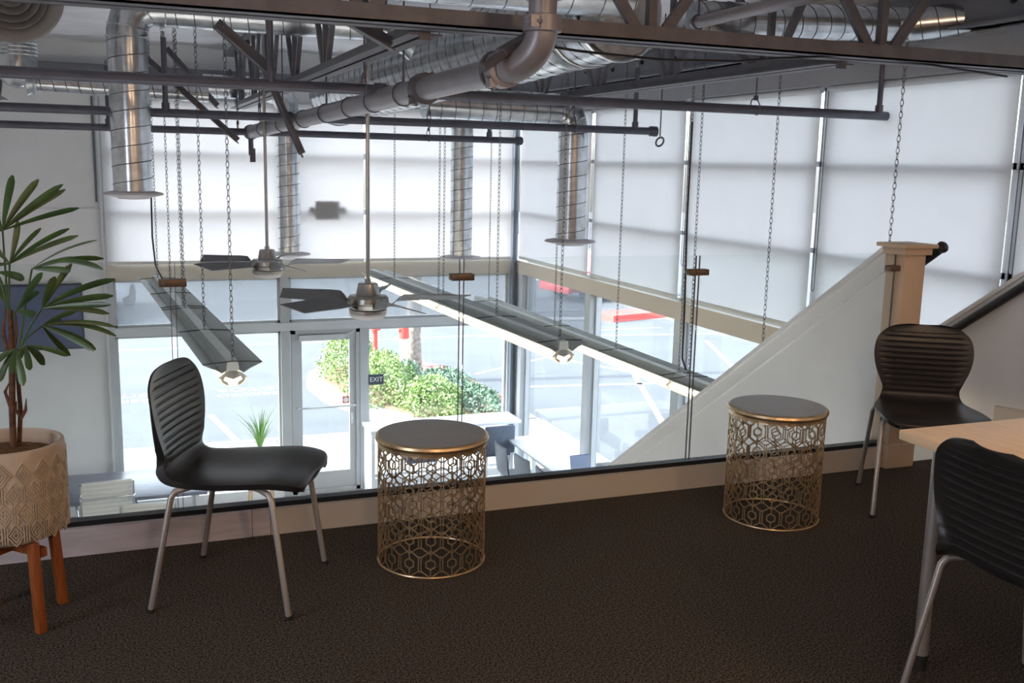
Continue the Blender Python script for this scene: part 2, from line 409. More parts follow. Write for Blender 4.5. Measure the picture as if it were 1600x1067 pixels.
# ------------------------------------------------------------------ roller blinds
def blind(label,a,b,plane,z0,z1,grp):
    """a,b = ends along the wall"""
    if plane[0]=='y':
        y=plane[1]; t=thing('roller_blind',label,'blind',((a+b)/2,y,z0),0,grp)
        link('fabric',MB().box(a,b,y-.0008,y+.0008,z0,z1),blindm,t,smooth=False)
        link('hem_bar',MB().box(a,b,y-.008,y+.008,z0-.025,z0+.012),offw,t,bevel=.004)
        link('roller',MB().tube([(a,y,z1+.01),(b,y,z1+.01)],.025,12),aluw,t)
    else:
        x=plane[1]; t=thing('roller_blind',label,'blind',(x,(a+b)/2,z0),0,grp)
        link('fabric',MB().box(x-.0008,x+.0008,a,b,z0,z1),blindm,t,smooth=False)
        link('hem_bar',MB().box(x-.008,x+.008,a,b,z0-.025,z0+.012),offw,t,bevel=.004)
        link('roller',MB().tube([(x,a,z1-.02),(x,b,z1-.02)],.025,12),aluw,t)
        yy=b-.03 if b<12 else a+.06
        yy=b+.012
        link('bead_cord',MB().tube([(x-.02,yy,z1-.02),(x-.02,yy,.62),(x-.02,yy-.015,.60),(x-.02,yy-.03,.62),(x-.02,yy-.03,z1-.02)],.003,5),chainm,t)
    return t
blind('white roller blind on the far wall, in front of the emergency light',-.17,2.84,('y',12.40),.285,2.15,None)
blind('white roller blind on the far wall, nearest the dark corner post',2.875,4.83,('y',12.40),.285,2.15,None)
sl=['first white roller blind on the side wall beside the corner, partly behind the round duct','second white roller blind on the side wall from the corner','third white roller blind on the side wall from the corner','fourth white roller blind on the side wall, directly above the newel post','fifth white roller blind on the side wall at the right picture edge']
for i in range(5):
    blind(sl[i],YJ[i+1]+.04,(YJ[i]-.045 if i else 12.34),('x',4.93),.30,2.125,None)
# emergency light between blind and glass
em=thing('emergency_light','boxy twin head emergency light behind the far white blind','light',(2.38,12.44,.90))
link('housing',MB().box(2.235,2.535,12.409,12.434,.785,1.02),boxm,em,bevel=.01)
for s in (-1,1):
    link('lamp_head',MB().lathe([(.03,0),(.045,.01),(.045,.025),(.02,.04)],(0,0,0),20).xf(Matrix.Translation((2.385+s*.19,12.445,.905))@Matrix.Rotation(PI/2,4,'X')),boxm,em)
link('crossbar',MB().box(2.17,2.60,12.415,12.43,.895,.915),boxm,em)
# TV on the far wall left
tv=thing('wall_screen','wide dark blue wall screen behind the palm leaves','screen',(-.9,12.40,-.35))
link('casing',MB().box(-1.35,-.45,12.36,12.45,-.70,.05),signm,tv,bevel=.006)
link('display',MB().box(-1.335,-.465,12.354,12.359,-.685,.035),tvm,tv,smooth=False)

# ------------------------------------------------------------------ mezzanine edge, railing, stair
CS=.49
o=struct('trim_15',MB().box(-2.6,CS-.05,3.93,4.05,0,.108).box(CS-.048,CS+.022,3.932,4.05,0,.108),curbm,'left board of the raised kerb under the glass railing','trim')
o=struct('trim_16',MB().box(CS+.024,3.615,3.93,4.05,0,.108),wallc,'right board of the raised kerb under the glass railing','trim')
rail=thing('glass_railing','frameless glass railing of four panes along the mezzanine edge','railing',(1.3,3.97,.108))
link('base_channel',MB().box(-2.6,3.64,3.955,4.005,.108,.128),ledge,rail)
XS=[-2.3,-.99,.173,1.331,2.482,3.645]
for a,b in zip(XS[:-1],XS[1:]):
    link('pane',MB().box(a+.008,b-.008,3.974,3.986,.125,1.108),g_rail,rail,smooth=False)
    link('edge_strip',MB().box(a+.0085,a+.0105,3.975,3.985,.128,1.107).box(b-.0105,b-.0085,3.975,3.985,.128,1.107),seamm,rail,smooth=False)
for x in XS[2:]:
    c=link('clip',MB().box(x-.05,x+.05,3.955,4.003,1.017,1.045),bronze,rail,bevel=.003)
    link('screw',MB().lathe([(.006,0),(.006,.003)],(0,0,0),10).xf(Matrix.Translation((x-.035,3.955,1.031))@Matrix.Rotation(PI/2,4,'X'))
       .add(*(lambda m:(m.v,m.f))(MB().lathe([(.006,0),(.006,.003)],(0,0,0),10).xf(Matrix.Translation((x+.035,3.955,1.031))@Matrix.Rotation(PI/2,4,'X')))),steel,c)
nw=struct('newel_post',MB().box(3.652,3.785,3.93,4.06,0,1.10),newelm,'beige square newel post at the top of the stair','post',bevel=.003)
link('cap',MB().box(3.632,3.805,3.91,4.08,1.10,1.135).box(3.612,3.825,3.89,4.10,1.135,1.155),newelm,nw,bevel=.003)
link('plinth',MB().box(3.62,3.80,3.90,4.06,0,.12),newelm,nw,bevel=.003)
SL=.69
def zt(y): return 1.135-SL*(y-4.06)
y2=9.4
sw=struct('wall_stair',MB().prism([(4.06,G),(4.06,zt(4.06)-.03),(y2,zt(y2)-.03),(y2,G)],'x',3.655,3.78),wall,'white sloping wall on the left of the stair','wall')
link('cap_board',MB().prism([(4.06,zt(4.06)-.03),(4.06,zt(4.06)),(y2,zt(y2)),(y2,zt(y2)-.03)],'x',3.62,3.815),wall,sw)
link('side_trim',MB().prism([(4.06,zt(4.06)-.13),(4.06,zt(4.06)-.03),(y2,zt(y2)-.03),(y2,zt(y2)-.13)],'x',3.642,3.655),wall,sw)
def zr(y): return 1.055-SL*(y-4.06)
sw2=struct('wall_stair.001',MB().prism([(2.3,G),(2.3,zr(2.3)-.03),(9.2,zr(9.2)-.03),(9.2,G)],'x',4.76,4.88),wall,'white sloping wall on the right of the stair','wall')
link('cap_board',MB().prism([(2.3,zr(2.3)-.03),(2.3,zr(2.3)),(9.2,zr(9.2)),(9.2,zr(9.2)-.03)],'x',4.73,4.915),wall,sw2)
link('side_trim',MB().prism([(2.3,zr(2.3)-.11),(2.3,zr(2.3)-.03),(9.2,zr(9.2)-.03),(9.2,zr(9.2)-.11)],'x',4.748,4.76),wall,sw2)
link('access_panel',MB().prism([(2.6,0),(2.6,.31),(4.28,.17),(4.28,0)],'x',4.745,4.76),wallc,sw2)
def handrail(label,x,f,ya,yb,sg):
    t=thing('handrail',label,'handrail',(x,ya,f(ya)))
    link('rail_tube',MB().tube([(x,ya,f(ya)),(x,yb,f(yb))],.027,16),plastic,t); link('end_cap',MB().lathe([(.027,0),(.031,.006),(.031,.02),(.022,.03),(.005,.033)],(0,0,0),16).xf(Matrix.Translation((x,ya+.01,f(ya)-.01))@V((0,0,1)).rotation_difference(V((0,-1,SL)).normalized()).to_matrix().to_4x4()),plastic,t)
    for y in (ya+.28,(ya+yb)/2,yb-.3):
        link('bracket',MB().tube([(x,y,f(y)-.02),(x,y,f(y)-.07),(x+sg*.045,y,f(y)-.09)],.008,8).box(x+sg*.045-.006,x+sg*.045+.006,y-.02,y+.02,f(y)-.14,f(y)-.05),plastic,t)
handrail('black tube handrail ending beside the beige newel post',3.905,lambda y:1.105-SL*(y-4.0),3.95,8.9,-1)
handrail('black tube handrail along the right white stair wall',4.70,lambda y:zr(y)-.11,2.6,8.9,1)
st=thing('staircase','stair going down behind the newel post','stair',(4.27,4.0,G))
for i in range(15):
    y=3.99+i*.25; z=-.172*(i+1)
    link('tread',MB().box(3.785,4.755,y,y+.27,z-.04,z),beamd,st)
    link('riser',MB().box(3.785,4.755,y-.01,y+.01,z-.01,z+.132),wall,st)

# ------------------------------------------------------------------ roof structure
def v_webs(t,pts,zb,ztop,ax,spread,w=.035):
    for p in pts:
        def Q(d,z): return (p[0]+(d if ax=='x' else 0),p[1]+(d if ax=='y' else 0),z)
        link('web',MB().bar(Q(-.05,zb),Q(-spread,ztop),w,.03,(0,1,0) if ax=='x' else (1,0,0)),steel,t)
        link('web',MB().bar(Q(0,zb),Q(0,ztop),w*.8,w*.8),steel,t)
        link('web',MB().bar(Q(.05,zb),Q(spread,ztop),w,.03,(0,1,0) if ax=='x' else (1,0,0)),steel,t)
GY0=4.08
gd=thing('roof_girder','brown grey open web girder crossing the whole top of the picture','girder',(1.5,4.2,2.02))
link('bottom_chord',MB().box(-3,6,GY0,GY0+.009,2.056,2.125).box(-3,6,GY0,GY0+.075,2.056,2.065),steel,gd)
link('bottom_chord',MB().box(-3,6,GY0+.19,GY0+.199,2.056,2.125).box(-3,6,GY0+.115,GY0+.199,2.056,2.065),steel,gd)
link('top_chord',MB().box(-3,6,4.13,4.27,2.68,2.72),steel,gd)
v_webs(gd,[(-1.8,4.2),(-.43,4.2),(.93,4.2),(2.30,4.2),(3.62,4.2),(4.9,4.2)],2.09,2.70,'x',.50,.05)
def joist(label,x,yn,yf,nodes):
    t=thing('roof_joist',label,'joist',(x,(yn+yf)/2,2.03))
    link('bottom_chord',MB().angle((x-.012,yn,2.045),(x-.012,yf,2.045),.065,.008,-1).angle((x+.012,yn,2.045),(x+.012,yf,2.045),.065,.008,1),steel,t)
    link('top_chord',MB().box(x-.06,x+.06,4.3,12.3,2.66,2.70),steel,t)
    v_webs(t,[(x,y) for y in nodes],2.07,2.68,'y',.46,.042)
    link('end_diagonal',MB().bar((x,yf-.05,2.05),(x,yf+1.0 if yf<11.2 else 12.3,2.5),.05,.03,(1,0,0)),steel,t)
    link('end_bracket',MB().box(x-.025,x+.025,yn-.01,yn+.01,2.02,2.12),steel,t)
    return t
joist('grey open web joist running away behind the long grey pipe',1.25,4.28,11.6,[5.2,6.5,7.7,8.9,10.1,11.2])
joist('grey open web joist running away near the side blinds',3.45,4.28,9.6,[4.9,6.0,7.1,8.2,9.2])
joist('grey open web joist at the far left above the fan rods',-1.1,4.28,11.6,[5.2,6.5,7.7,8.9,10.1,11.2])
def brace(label,a,b,w=.045):
    o=link('brace_bar',MB().angle(a,b,w,.007,1,(0,0,1)),steel); 
    return tag(o,label,'brace','cross bracing bars between the roof joists')
def at(x,y,ax,v):
    d=fw*1557+RR*(x-800)-UU*(y-533.5); i='xyz'.index(ax); t=(v-(0,0,H)[i])/d[i]; return V((0,0,H))+d*t
brace('dark angle brace slanting down left, its free end beside the far pipe end',at(222,90,'y',7.9),at(372,224,'y',7.9))
brace('dark angle brace slanting down onto the long grey pipe beside the joist',at(338,46,'y',6.3),at(425,122,'y',6.3),.07)
brace('dark angle brace hanging below the long grey pipe with a cut end',at(412,110,'y',7.0),at(472,246,'y',7.0),.05)
brace('short dark brace just behind the girder left of the pipe hanger rods',at(533,34,'y',4.6),at(612,80,'y',4.6),.06)
brace('dark angle brace above the right sprinkler pipe',at(1135,78,'y',5.3),at(1182,118,'y',5.3),.055)
brace('thin dark brace crossing in front of the left vertical duct row',at(260,80,'y',9.2),at(340,170,'y',9.2),.05)

# ------------------------------------------------------------------ pipes
def coupling(mb,c,d,r):
    d=V(d).normalized(); c=V(c)
    mb.tube([c-d*.035,c-d*.03,c+d*.03,c+d*.035],[r*1.08,r*1.35,r*1.35,r*1.08],16)
    s=d.orthogonal().normalized()
    for k in (-1,1):
        q=c+s*k*r*1.45; mb.bar(q-d*.022,q+d*.022,r*.45,r*.6); 
        t=d.cross(s); mb.tube([q-t*r*.55,q+t*r*.55],r*.13,8)
def branch(label,x0,x1,y,z,r,drops=(),sprigs=(),hang=(),coup=(),endcap=False):
    t=thing('sprinkler_pipe',label,'pipe',((x0+x1)/2,y,z))
    link('pipe_run',MB().tube([(x0,y,z),(x1,y,z)],r,16),pipem,t)
    for x in sprigs:
        link('riser',MB().tube([(x,y,z),(x,y,z+.50)],r*.62,10).lathe([(r*.9,-.02),(r*.9,.05)],(x,y,z+.02),10),pipem,t)
        link('sprinkler_head',MB().tube([(x,y,z+.50),(x,y,z+.54)],r*.35,8).lathe([(.004,0),(.02,.005),(.02,.008)],(x,y,z+.56),12),nickel,t)
    for x in hang:
        h=link('hanger',MB().tube([(x,y,z+.08),(x,y,2.72)],.005,6).torus((x,y,z+.02),r+.012,.004,16,5,(1,0,0),1.5,1.0).box(x-.01,x+.01,y-.012,y+.012,z+.06,z+.09),pipem,t)
    for x in coup:
        m=MB(); coupling(m,(x,y,z),(1,0,0),r); link('coupling',m,pipem,t)
    return t
branch('dark sprinkler pipe at the upper left, nearest, ending at a coupling beside the thick pipe',-2.5,1.46,5.6,1.895,.030,sprigs=(.78,),hang=(-.9,1.29),coup=(1.38,))
branch('dark sprinkler pipe crossing the upper right with a coupling at its free end',1.62,5.02,5.6,1.888,.030,sprigs=(4.86,),hang=(3.86,),coup=(5.10,))
branch('second dark sprinkler pipe from the top, ending beside the small ring hook',-2.5,4.1,7.4,1.80,.030,sprigs=(.32,3.95),hang=(.95,2.2,3.4),coup=(1.15,4.12))
branch('third dark sprinkler pipe, thinnest and farthest, passing in front of the far blinds',-2.5,3.64,9.1,1.733,.030,sprigs=(-.06,3.3),hang=(.98,2.7),coup=(1.08,3.6))
q=at(1085,36,'z',2.3); t=thing('overhead_pipe','light grey pipe overhead at the top right, ending at a small hanger behind the girder','pipe',q)
link('pipe_run',MB().tube([q,(q.x,2.2,2.3)],.033,18),mainm,t); link('hanger',MB().torus((q.x,q.y-.04,2.3),.038,.006,20,5,(0,1,0)).tube([(q.x,q.y-.04,2.335),(q.x,q.y-.04,2.72)],.006,6),pipem,t)
hk=thing('ring_hook','small black ring hanging from a thin rod below the sprinkler pipe end','hook',(4.13,7.3,1.65))
link('rod',MB().tube([(4.13,7.3,1.76),(4.13,7.3,2.72)],.006,6),pipem,hk); link('ring',MB().torus((4.13,7.3,1.715),.03,.008,20,6,(0,1,0),1.35,1),pipem,hk)
# main pipe
A=V((1.50,3.95,1.89)); Bf=V((1.10,9.15,1.735)); D=(Bf-A).normalized()
mp=thing('main_pipe','thick grey pipe running away overhead, turning up at a large elbow','pipe',A)
link('pipe_run',MB().tube([A+D*.02,Bf],.057,24),mainm,mp)
el=[]
for i in range(15):
    th=PI/2*i/14; el.append(V((1.50+.094*math.sin(th),3.95-.15*math.sin(th),1.89+.15*(1-math.cos(th)))))
link('elbow',MB().tube(el,.063,28),mainm,mp)
p3=el[-1]; c0=A
link('riser',MB().tube([p3,p3+V((0,0,.50))],.057,24),mainm,mp)
m=MB(); coupling(m,p3+V((0,0,.015)),(0,0,1),.058); link('coupling',m,mainm,mp)
m=MB(); coupling(m,p3+V((0,0,.14)),(0,0,1),.058); link('coupling',m,mainm,mp)
m=MB(); coupling(m,A+D*.02,D,.058); link('coupling',m,mainm,mp)
m=MB(); coupling(m,c0+D*.95,D,.058); link('coupling',m,steel,mp)
for k,s_ in enumerate((1.25,1.75,2.2,2.75,3.35,4.0,4.7)):
    c=c0+D*s_
    h=link('clevis_ring',MB().torus(c,.061,.0035,24,6,D),pipem,mp)
    if k in (0,3,5): link('hanger_rod',MB().tube([c+V((0,0,.06)),c+V((0,0,.14))],.007,6).tube([c+V((0,0,.12)),(c.x,c.y,2.72)],.005,6),pipem,mp)
e=Bf+V((0,0,-.02))
link('end_valve',MB().tube([Bf,Bf+D*.04],.066,16).tube([e+V((0,.05,0)),e+V((0,.05,-.18))],.022,10).box(e.x-.01,e.x+.035,e.y+.03,e.y+.07,e.z-.24,e.z-.12),pipem,mp)
hb=thing('trapeze_hanger','dark strut with strap holding the pipe elbow from the girder','hanger',A)
a1=at(753,107,'y',3.80); a2=at(835,52,'y',4.0)
link('strut',MB().tube([a1,a2],.019,12).bar(a1.lerp(a2,.35)+V((0,0,.012)),a2,.05,.03),steel,hb)
link('strap',MB().torus(A+D*.09,.074,.010,24,6,D),steel,hb)

# ------------------------------------------------------------------ ducts
def helix(mb,a,b,r,pitch,w=.0035,n=20,m=5):
    a=V(a); b=V(b); d=(b-a); L=d.length; d.normalize(); x=d.orthogonal().normalized(); y=d.cross(x)
    N=int(L/pitch*n); pts=[a+d*(L*i/N)+(x*math.cos(2*PI*i/n)+y*math.sin(2*PI*i/n))*r for i in range(N+1)]
    mb.tube(pts,w,m)
def duct(t,pts,r,pitch=.115,seams=True,n=40,w=.0035):
    link('duct_body',MB().tube(pts,r,n),galv,t,sharp=25)
    if seams:
        for a,b in zip(pts[:-1],pts[1:]):
            if (V(b)-V(a)).length>.35:
                m=MB(); helix(m,a,b,r,pitch,w); link('spiral_seam',m,seamm,t)
def collar(t,c,d,r,w=.006):
    link('collar',MB().torus(c,r,w,36,6,d),galv,t)
def diffuser(t,x,y,z,r,m=None):
    link('diffuser_plate',MB().lathe([(r*.5,.03),(r*.96,.012),(r,.0),(r*.9,-.006),(r*.55,-.022),(r*.5,-.03),(r*.2,-.034),(.005,-.034)],(x,y,z),40),m or plate_m,t)
# duct 1: left front vertical, with horizontal run to the right joining the big duct
x,y,r=.088,7.24,.127
d1=thing('spiral_duct','large vertical spiral duct with mitred elbow and round diffuser at the upper left','duct',(x,y,1.27))
duct(d1,[(x,y,1.27),(x,y,2.30),(x+.035,y,2.42),(x+.13,y,2.475),(x+.25,y,2.475),(x+1.60,y,2.475)],r)
for cc,dd_ in (((x,y,2.27),(0,0,1)),((x+.008,y,2.33),(.18,0,1)),((x+.085,y,2.45),(.8,0,.9)),((x+.24,y,2.475),(1,0,0))): link('mitre_seam',MB().torus(cc,r+.003,.005,36,6,dd_),galv,d1)
diffuser(d1,x,y,1.25,.195)
link('drop_elbow',MB().tube([(x+1.58,y,2.475),(x+1.75,y,2.455),(x+1.92,y-.05,2.36),(x+2.08,y-.1,2.20)],.12,32),galv,d1,sharp=20)
# duct 2,3 far verticals
for (x,y,lab) in ((1.785,11.55,'vertical spiral duct with round diffuser in front of the left far blind'),(3.63,10.9,'vertical spiral duct with round diffuser in front of the right far blind')):
    z=.44
    t=thing('spiral_duct',lab,'duct',(x,y,z)); duct(t,[(x,y,z+.02),(x,y,2.1),(x-.08,y,2.22),(x-.3,y,2.27),(x-.9,y,2.27)],.125)
    diffuser(t,x,y,z,.24)
# duct 4 right
x,y,z=3.56,7.75,.87
t=thing('spiral_duct','vertical spiral duct with pleated elbow and round diffuser before the side blinds','duct',(x,y,z))
duct(t,[(x,y,z+.02),(x,y,1.80),(x-.04,y,1.91),(x-.14,y,1.965),(x-1.3,y,1.975)],.125)
for cc,dd_ in (((x,y,1.80),(0,0,1)),((x-.03,y,1.87),(-.4,0,1)),((x-.09,y,1.94),(-1,0,.6))): link('mitre_seam',MB().torus(cc,.130,.005,36,6,dd_),galv,t)
diffuser(t,x,y,z,.22)
# big main duct
big=thing('spiral_duct','largest spiral duct running away overhead behind the thick grey pipe','duct',(2.2,7,2.2))
N0=at(965,12,'y',4.95); F0=at(528,150,'y',9.6)
duct(big,[N0,F0],.27,.14,n=56,w=.004)
Dn=(F0-N0).normalized()
collar(big,N0,Dn,.275,.012); collar(big,N0+Dn*.3,Dn,.273,.007); collar(big,F0,Dn,.271,.008)
link('end_cap',MB().tube([N0-Dn*.03,N0-Dn*.005],.26,48),galv,big)
td=thing('spiral_duct','horizontal spiral duct above the brown girder at the top centre','duct',(2,4.75,2.5))
duct(td,[(-.2,4.75,2.44),(2.45,4.75,2.44)],.19,.17,n=48); 
rd=thing('spiral_duct','horizontal spiral duct with a bend at the upper right corner','duct',(4.6,6.2,2.55))
P=[at(1085,30,'y',5.1),at(1230,34,'y',5.1),at(1395,38,'y',5.1),at(1425,38,'y',5.05),at(1560,24,'y',4.75)]
duct(rd,P,.10,.10)
ld=thing('spiral_duct','thin horizontal spiral duct at the left behind the big vertical duct','duct',(0,8,2))
P=[at(55,128,'y',8.6),at(325,148,'y',8.6)]
duct(ld,P,.062,.09); collar(ld,P[0],(1,0,0),.085,.012)
fd=thing('flexible_duct','ribbed vertical duct at the left edge bending into the thin horizontal duct','duct',(-.7,8.6,2))
c=at(24,60,'y',8.6)
link('duct_body',MB().tube([V((c.x,8.6,TOP-.08)),V((c.x,8.6,P[0].z+.09))],.143,36,caps=False),galv,fd)
link('rounded_end',MB().lathe([(.143*math.cos(q),-.143*math.sin(q)) for q in [PI/2*i/8 for i in range(8)]]+[(.004,-.143)],(c.x,8.6,P[0].z+.09),36,caps=False),galv,fd)
link('side_outlet',MB().tube([V((c.x+.06,8.6,P[0].z)),P[0]],[.11,.08],28),galv,fd)
for i in range(14): link('rib',MB().torus(V((c.x,8.6,P[0].z+.19+i*.028)),.146,.004,32,5),galv,fd)
# round ringed diffuser at the top left, on the end of a short horizontal duct
c=at(15,-12,'y',6.9); dd=V((0,-1,-.35)).normalized()
nd=thing('ceiling_diffuser','round ringed grey air diffuser at the top left corner','diffuser',c)
Q=Matrix.Translation(c)@V((0,0,1)).rotation_difference(dd).to_matrix().to_4x4()
link('rim',MB().lathe([(.20,-.02),(.24,.012),(.285,.02),(.30,.0),(.285,-.02)],(0,0,0),48,caps=False).xf(Q),diffn,nd)
for rr_ in (.075,.12,.165,.205): link('ring',MB().lathe([(rr_-.035,.0),(rr_,.035),(rr_+.004,.030),(rr_-.030,-.006)],(0,0,0),40,caps=False).xf(Q),diffn,nd)
link('centre',MB().lathe([(.005,.04),(.04,.035),(.045,.02)],(0,0,0),24).xf(Q),diffn,nd)
link('neck',MB().lathe([(.20,-.015),(.20,-.35)],(0,0,0),36).xf(Q),galv,nd)

# ------------------------------------------------------------------ ceiling fans
def fan(label,c,ztop):
    t=thing('ceiling_fan',label,'fan',c); c=V(c)
    link('down_rod',MB().tube([c+V((0,0,.10)),(c.x,c.y,ztop)],.0125,12).lathe([(.02,.10),(.02,.14)],c,14),nickel,t)
    link('motor_housing',MB().lathe([(.055,.115),(.062,.11),(.075,.045),(.078,.04),(.115,.035),(.130,.02),(.133,-.01),(.128,-.018),(.130,-.022),(.118,-.05),(.1,-.055)],c,36),nickel,t)
    link('light_ring',MB().lathe([(.10,-.05),(.122,-.056),(.122,-.078),(.118,-.08)],c,36),nickel,t)
    link('light_dish',MB().lathe([(.115,-.078),(.116,-.09),(.10,-.112),(.06,-.12),(.01,-.122)],c,36),plate_m,t)
    for k in range(5):
        a=R_(18+72*k-21.5); ca,sa=math.cos(a),math.sin(a)
        rows=[]
        prof=[(.11,.03,-.045,.0),(.15,.035,-.035,.1),(.19,.045,.0,.25),(.225,.06,.012,.3),(.30,.075,.012,.24),(.45,.073,.010,.22),(.60,.070,.008,.2)]
        for (rr,hw,z,tw) in prof:
            rows.append((rr,hw,z,tw))
        vs=[];fs=[]
        for i,(rr,hw,z,tw) in enumerate(rows):
            for s in (-1,1):
                r2=rr+(0 if i<6 else (.06 if s<0 else 0))
                for dz in (0,.006):
                    lx,ly,lz=r2,s*hw,z-s*hw*tw*1.5+dz
                    vs.append((c.x+lx*ca-ly*sa,c.y+lx*sa+ly*ca,c.z+lz))
        n=len(rows)
        for i in range(n-1):
            b=i*4
            fs+=[(b,b+2,b+6,b+4),(b+1,b+5,b+7,b+3),(b,b+4,b+5,b+1),(b+2,b+3,b+7,b+6)]
        fs+=[(0,1,3,2),((n-1)*4,(n-1)*4+2,(n-1)*4+3,(n-1)*4+1)]
        link('blade',MB().add(vs,fs),blade_m,t,sharp=50)
    return t
fan('brushed metal ceiling fan in the centre, the nearer and larger of two',(1.447,6.2,.63),2.72)
fan('brushed metal ceiling fan left of centre, the farther and smaller of two',(1.102,8.3,.665),2.72)

# ------------------------------------------------------------------ hanging light fixtures
def chain(mb,x,y,z0,z1,L=.042,r=.0022,xx=0,yy=0):
    n=int((z1-z0)/(L*.78)); 
    for i in range(n):
        u=(i+.5)/n; z=z0+(z1-z0)*u; th=i%2*PI/2+.4; w_=.0095
        ax=V((math.cos(th),math.sin(th),0)); sd=V((-math.sin(th),math.cos(th),0))
        pts=[V((x+xx*u,y+yy*u,z))+sd*w_*math.cos(a)+V((0,0,L*.5*math.sin(a))) for a in [2*PI*k/8 for k in range(8)]]
        mb.tube(pts,r,4,closed=True)
def fixture(label,a,b,chains,z=.27,units=2,topz=2.70):
    a=V((a[0],a[1],z)); b=V((b[0],b[1],z)); t=thing('pendant_light_fixture',label,'light fixture',(a+b)/2)
    d=(b-a).normalized(); x=d.cross(V((0,0,1))).normalized(); L=(b-a).length
    def sweep(poly,s0,s1,thick=None,closed=True):
        m=MB(); n=len(poly)
        vs=[a+d*s0+x*p[0]+V((0,0,p[1])) for p in poly]+[a+d*s1+x*p[0]+V((0,0,p[1])) for p in poly]
        fs=[(i,(i+1)%n,n+(i+1)%n,n+i) for i in range(n if closed else n-1)]
        if closed: fs+=[tuple(reversed(range(n))),tuple(range(n,2*n))]
        return m.add(vs,fs)
    g=.006
    for k in range(units):
        s0=L*k/units+g; s1=L*(k+1)/units-g
        link('spine',sweep([(-.038,-.03),(-.032,.030),(.032,.030),(.038,-.03)],s0,s1),fixs,t,sharp=20)
        for s in (-1,1):
            link('reflector_wing',sweep([(s*.034,-.028),(s*.065,-.046),(s*.10,-.022),(s*.165,.008),(s*.175,.014),(s*.175,.018),(s*.165,.013),(s*.10,-.017),(s*.065,-.040),(s*.034,-.023)],s0,s1),fixm,t)
        arc=[(math.cos(q)*.078,-.075-.052*math.sin(q)) for q in [PI*i/12 for i in range(13)]]
        arc2=[(p[0]*.93,p[1]+.004) for p in reversed(arc)]
        link('lamp_cradle',sweep(arc+arc2,s0,s1),lens_m,t)
        link('lamp_tube',sweep([(.019*math.cos(q),-.095+.019*math.sin(q)) for q in [2*PI*i/12 for i in range(12)]],s0+.02,s1-.004),tube_m,t)
        link('ballast_box',sweep([(-.03,-.032),(.03,-.032),(.03,-.062),(0,-.078),(-.03,-.062)],s0,s1),fixm,t,sharp=20)
        for e in (s0,s1-.012):
            link('end_fitting',sweep([(-.04,-.034),(.04,-.034),(.082,-.07),(.07,-.1),(.04,-.118),(.022,-.124),(.03,-.1),(.055,-.085),(.045,-.066),(0,-.084),(-.045,-.066),(-.055,-.085),(-.03,-.1),(-.022,-.124),(-.04,-.118),(-.07,-.1),(-.082,-.07)],e,e+.012),fixl,t,sharp=20)
    for s_ in chains:
        c=a+d*s_
        link('cross_wire',MB().tube([c-x*.175+V((0,0,.018)),c+V((0,0,.03)),c+x*.175+V((0,0,.018))],.004,6),chainm,t)
        m=MB(); chain(m,c.x,c.y,z+.03,topz); link('chain',m,chainm,t)['kind']='stuff'
    return t
def P2(px,py,z=.27): p=at(px,py,'z',z); return (p.x,p.y)
fixture('left hanging fluorescent fixture, seen nearly end on above the left chair',P2(243,434),P2(364,572),(.25,1.45,2.35,2.47,3.6,4.82))
fixture('middle hanging fluorescent fixture slanting behind the near fan to its lit end',P2(580,424),P2(882,540),(.9,2.3,2.43,3.7,4.85))
a3=P2(745,466,-.13); b3=P2(1195,640,-.13)
d3=(V((*b3,0))-V((*a3,0))).normalized(); b3=tuple(V((*a3,0))+d3*7.12)[:2]
fixture('right hanging fluorescent fixture close to the side windows, partly behind the stair wall',a3,b3,(.42,2.35,3.7,4.78,4.92,5.85,6.98),z=-.13,units=3)
# cable to left fixture
o=link('power_cable',MB().tube([at(228,150,'y',9.6),at(236,300,'y',9.6),at(238,370,'y',9.6),at(243,415,'y',10),at(256,440,'z',.29)],.008,8),ledge); tag(o,'black power cable dropping beside the left vertical duct to the left light fixture','cable')
o=link('power_cable',MB().tube([at(1082,190,'y',6.0),at(1074,330,'y',6.0),at(1070,470,'y',6.0),at(1066,560,'y',6.0),at(1072,578,'y',6.0)],.007,8),ledge); tag(o,'grey power cable dropping beside chains to the right light fixture','cable')
o=link('loose_cable',MB().tube([(1.62,4.1,2.02),(1.9,4.12,2.0),(2.3,4.1,1.985),(2.7,4.1,2.0),(2.95,4.12,2.03),(3.4,4.12,2.07),(3.9,4.12,2.05),(4.4,4.12,2.02)],.006,8),ledge); tag(o,'thin black cable strung along the brown girder','cable')

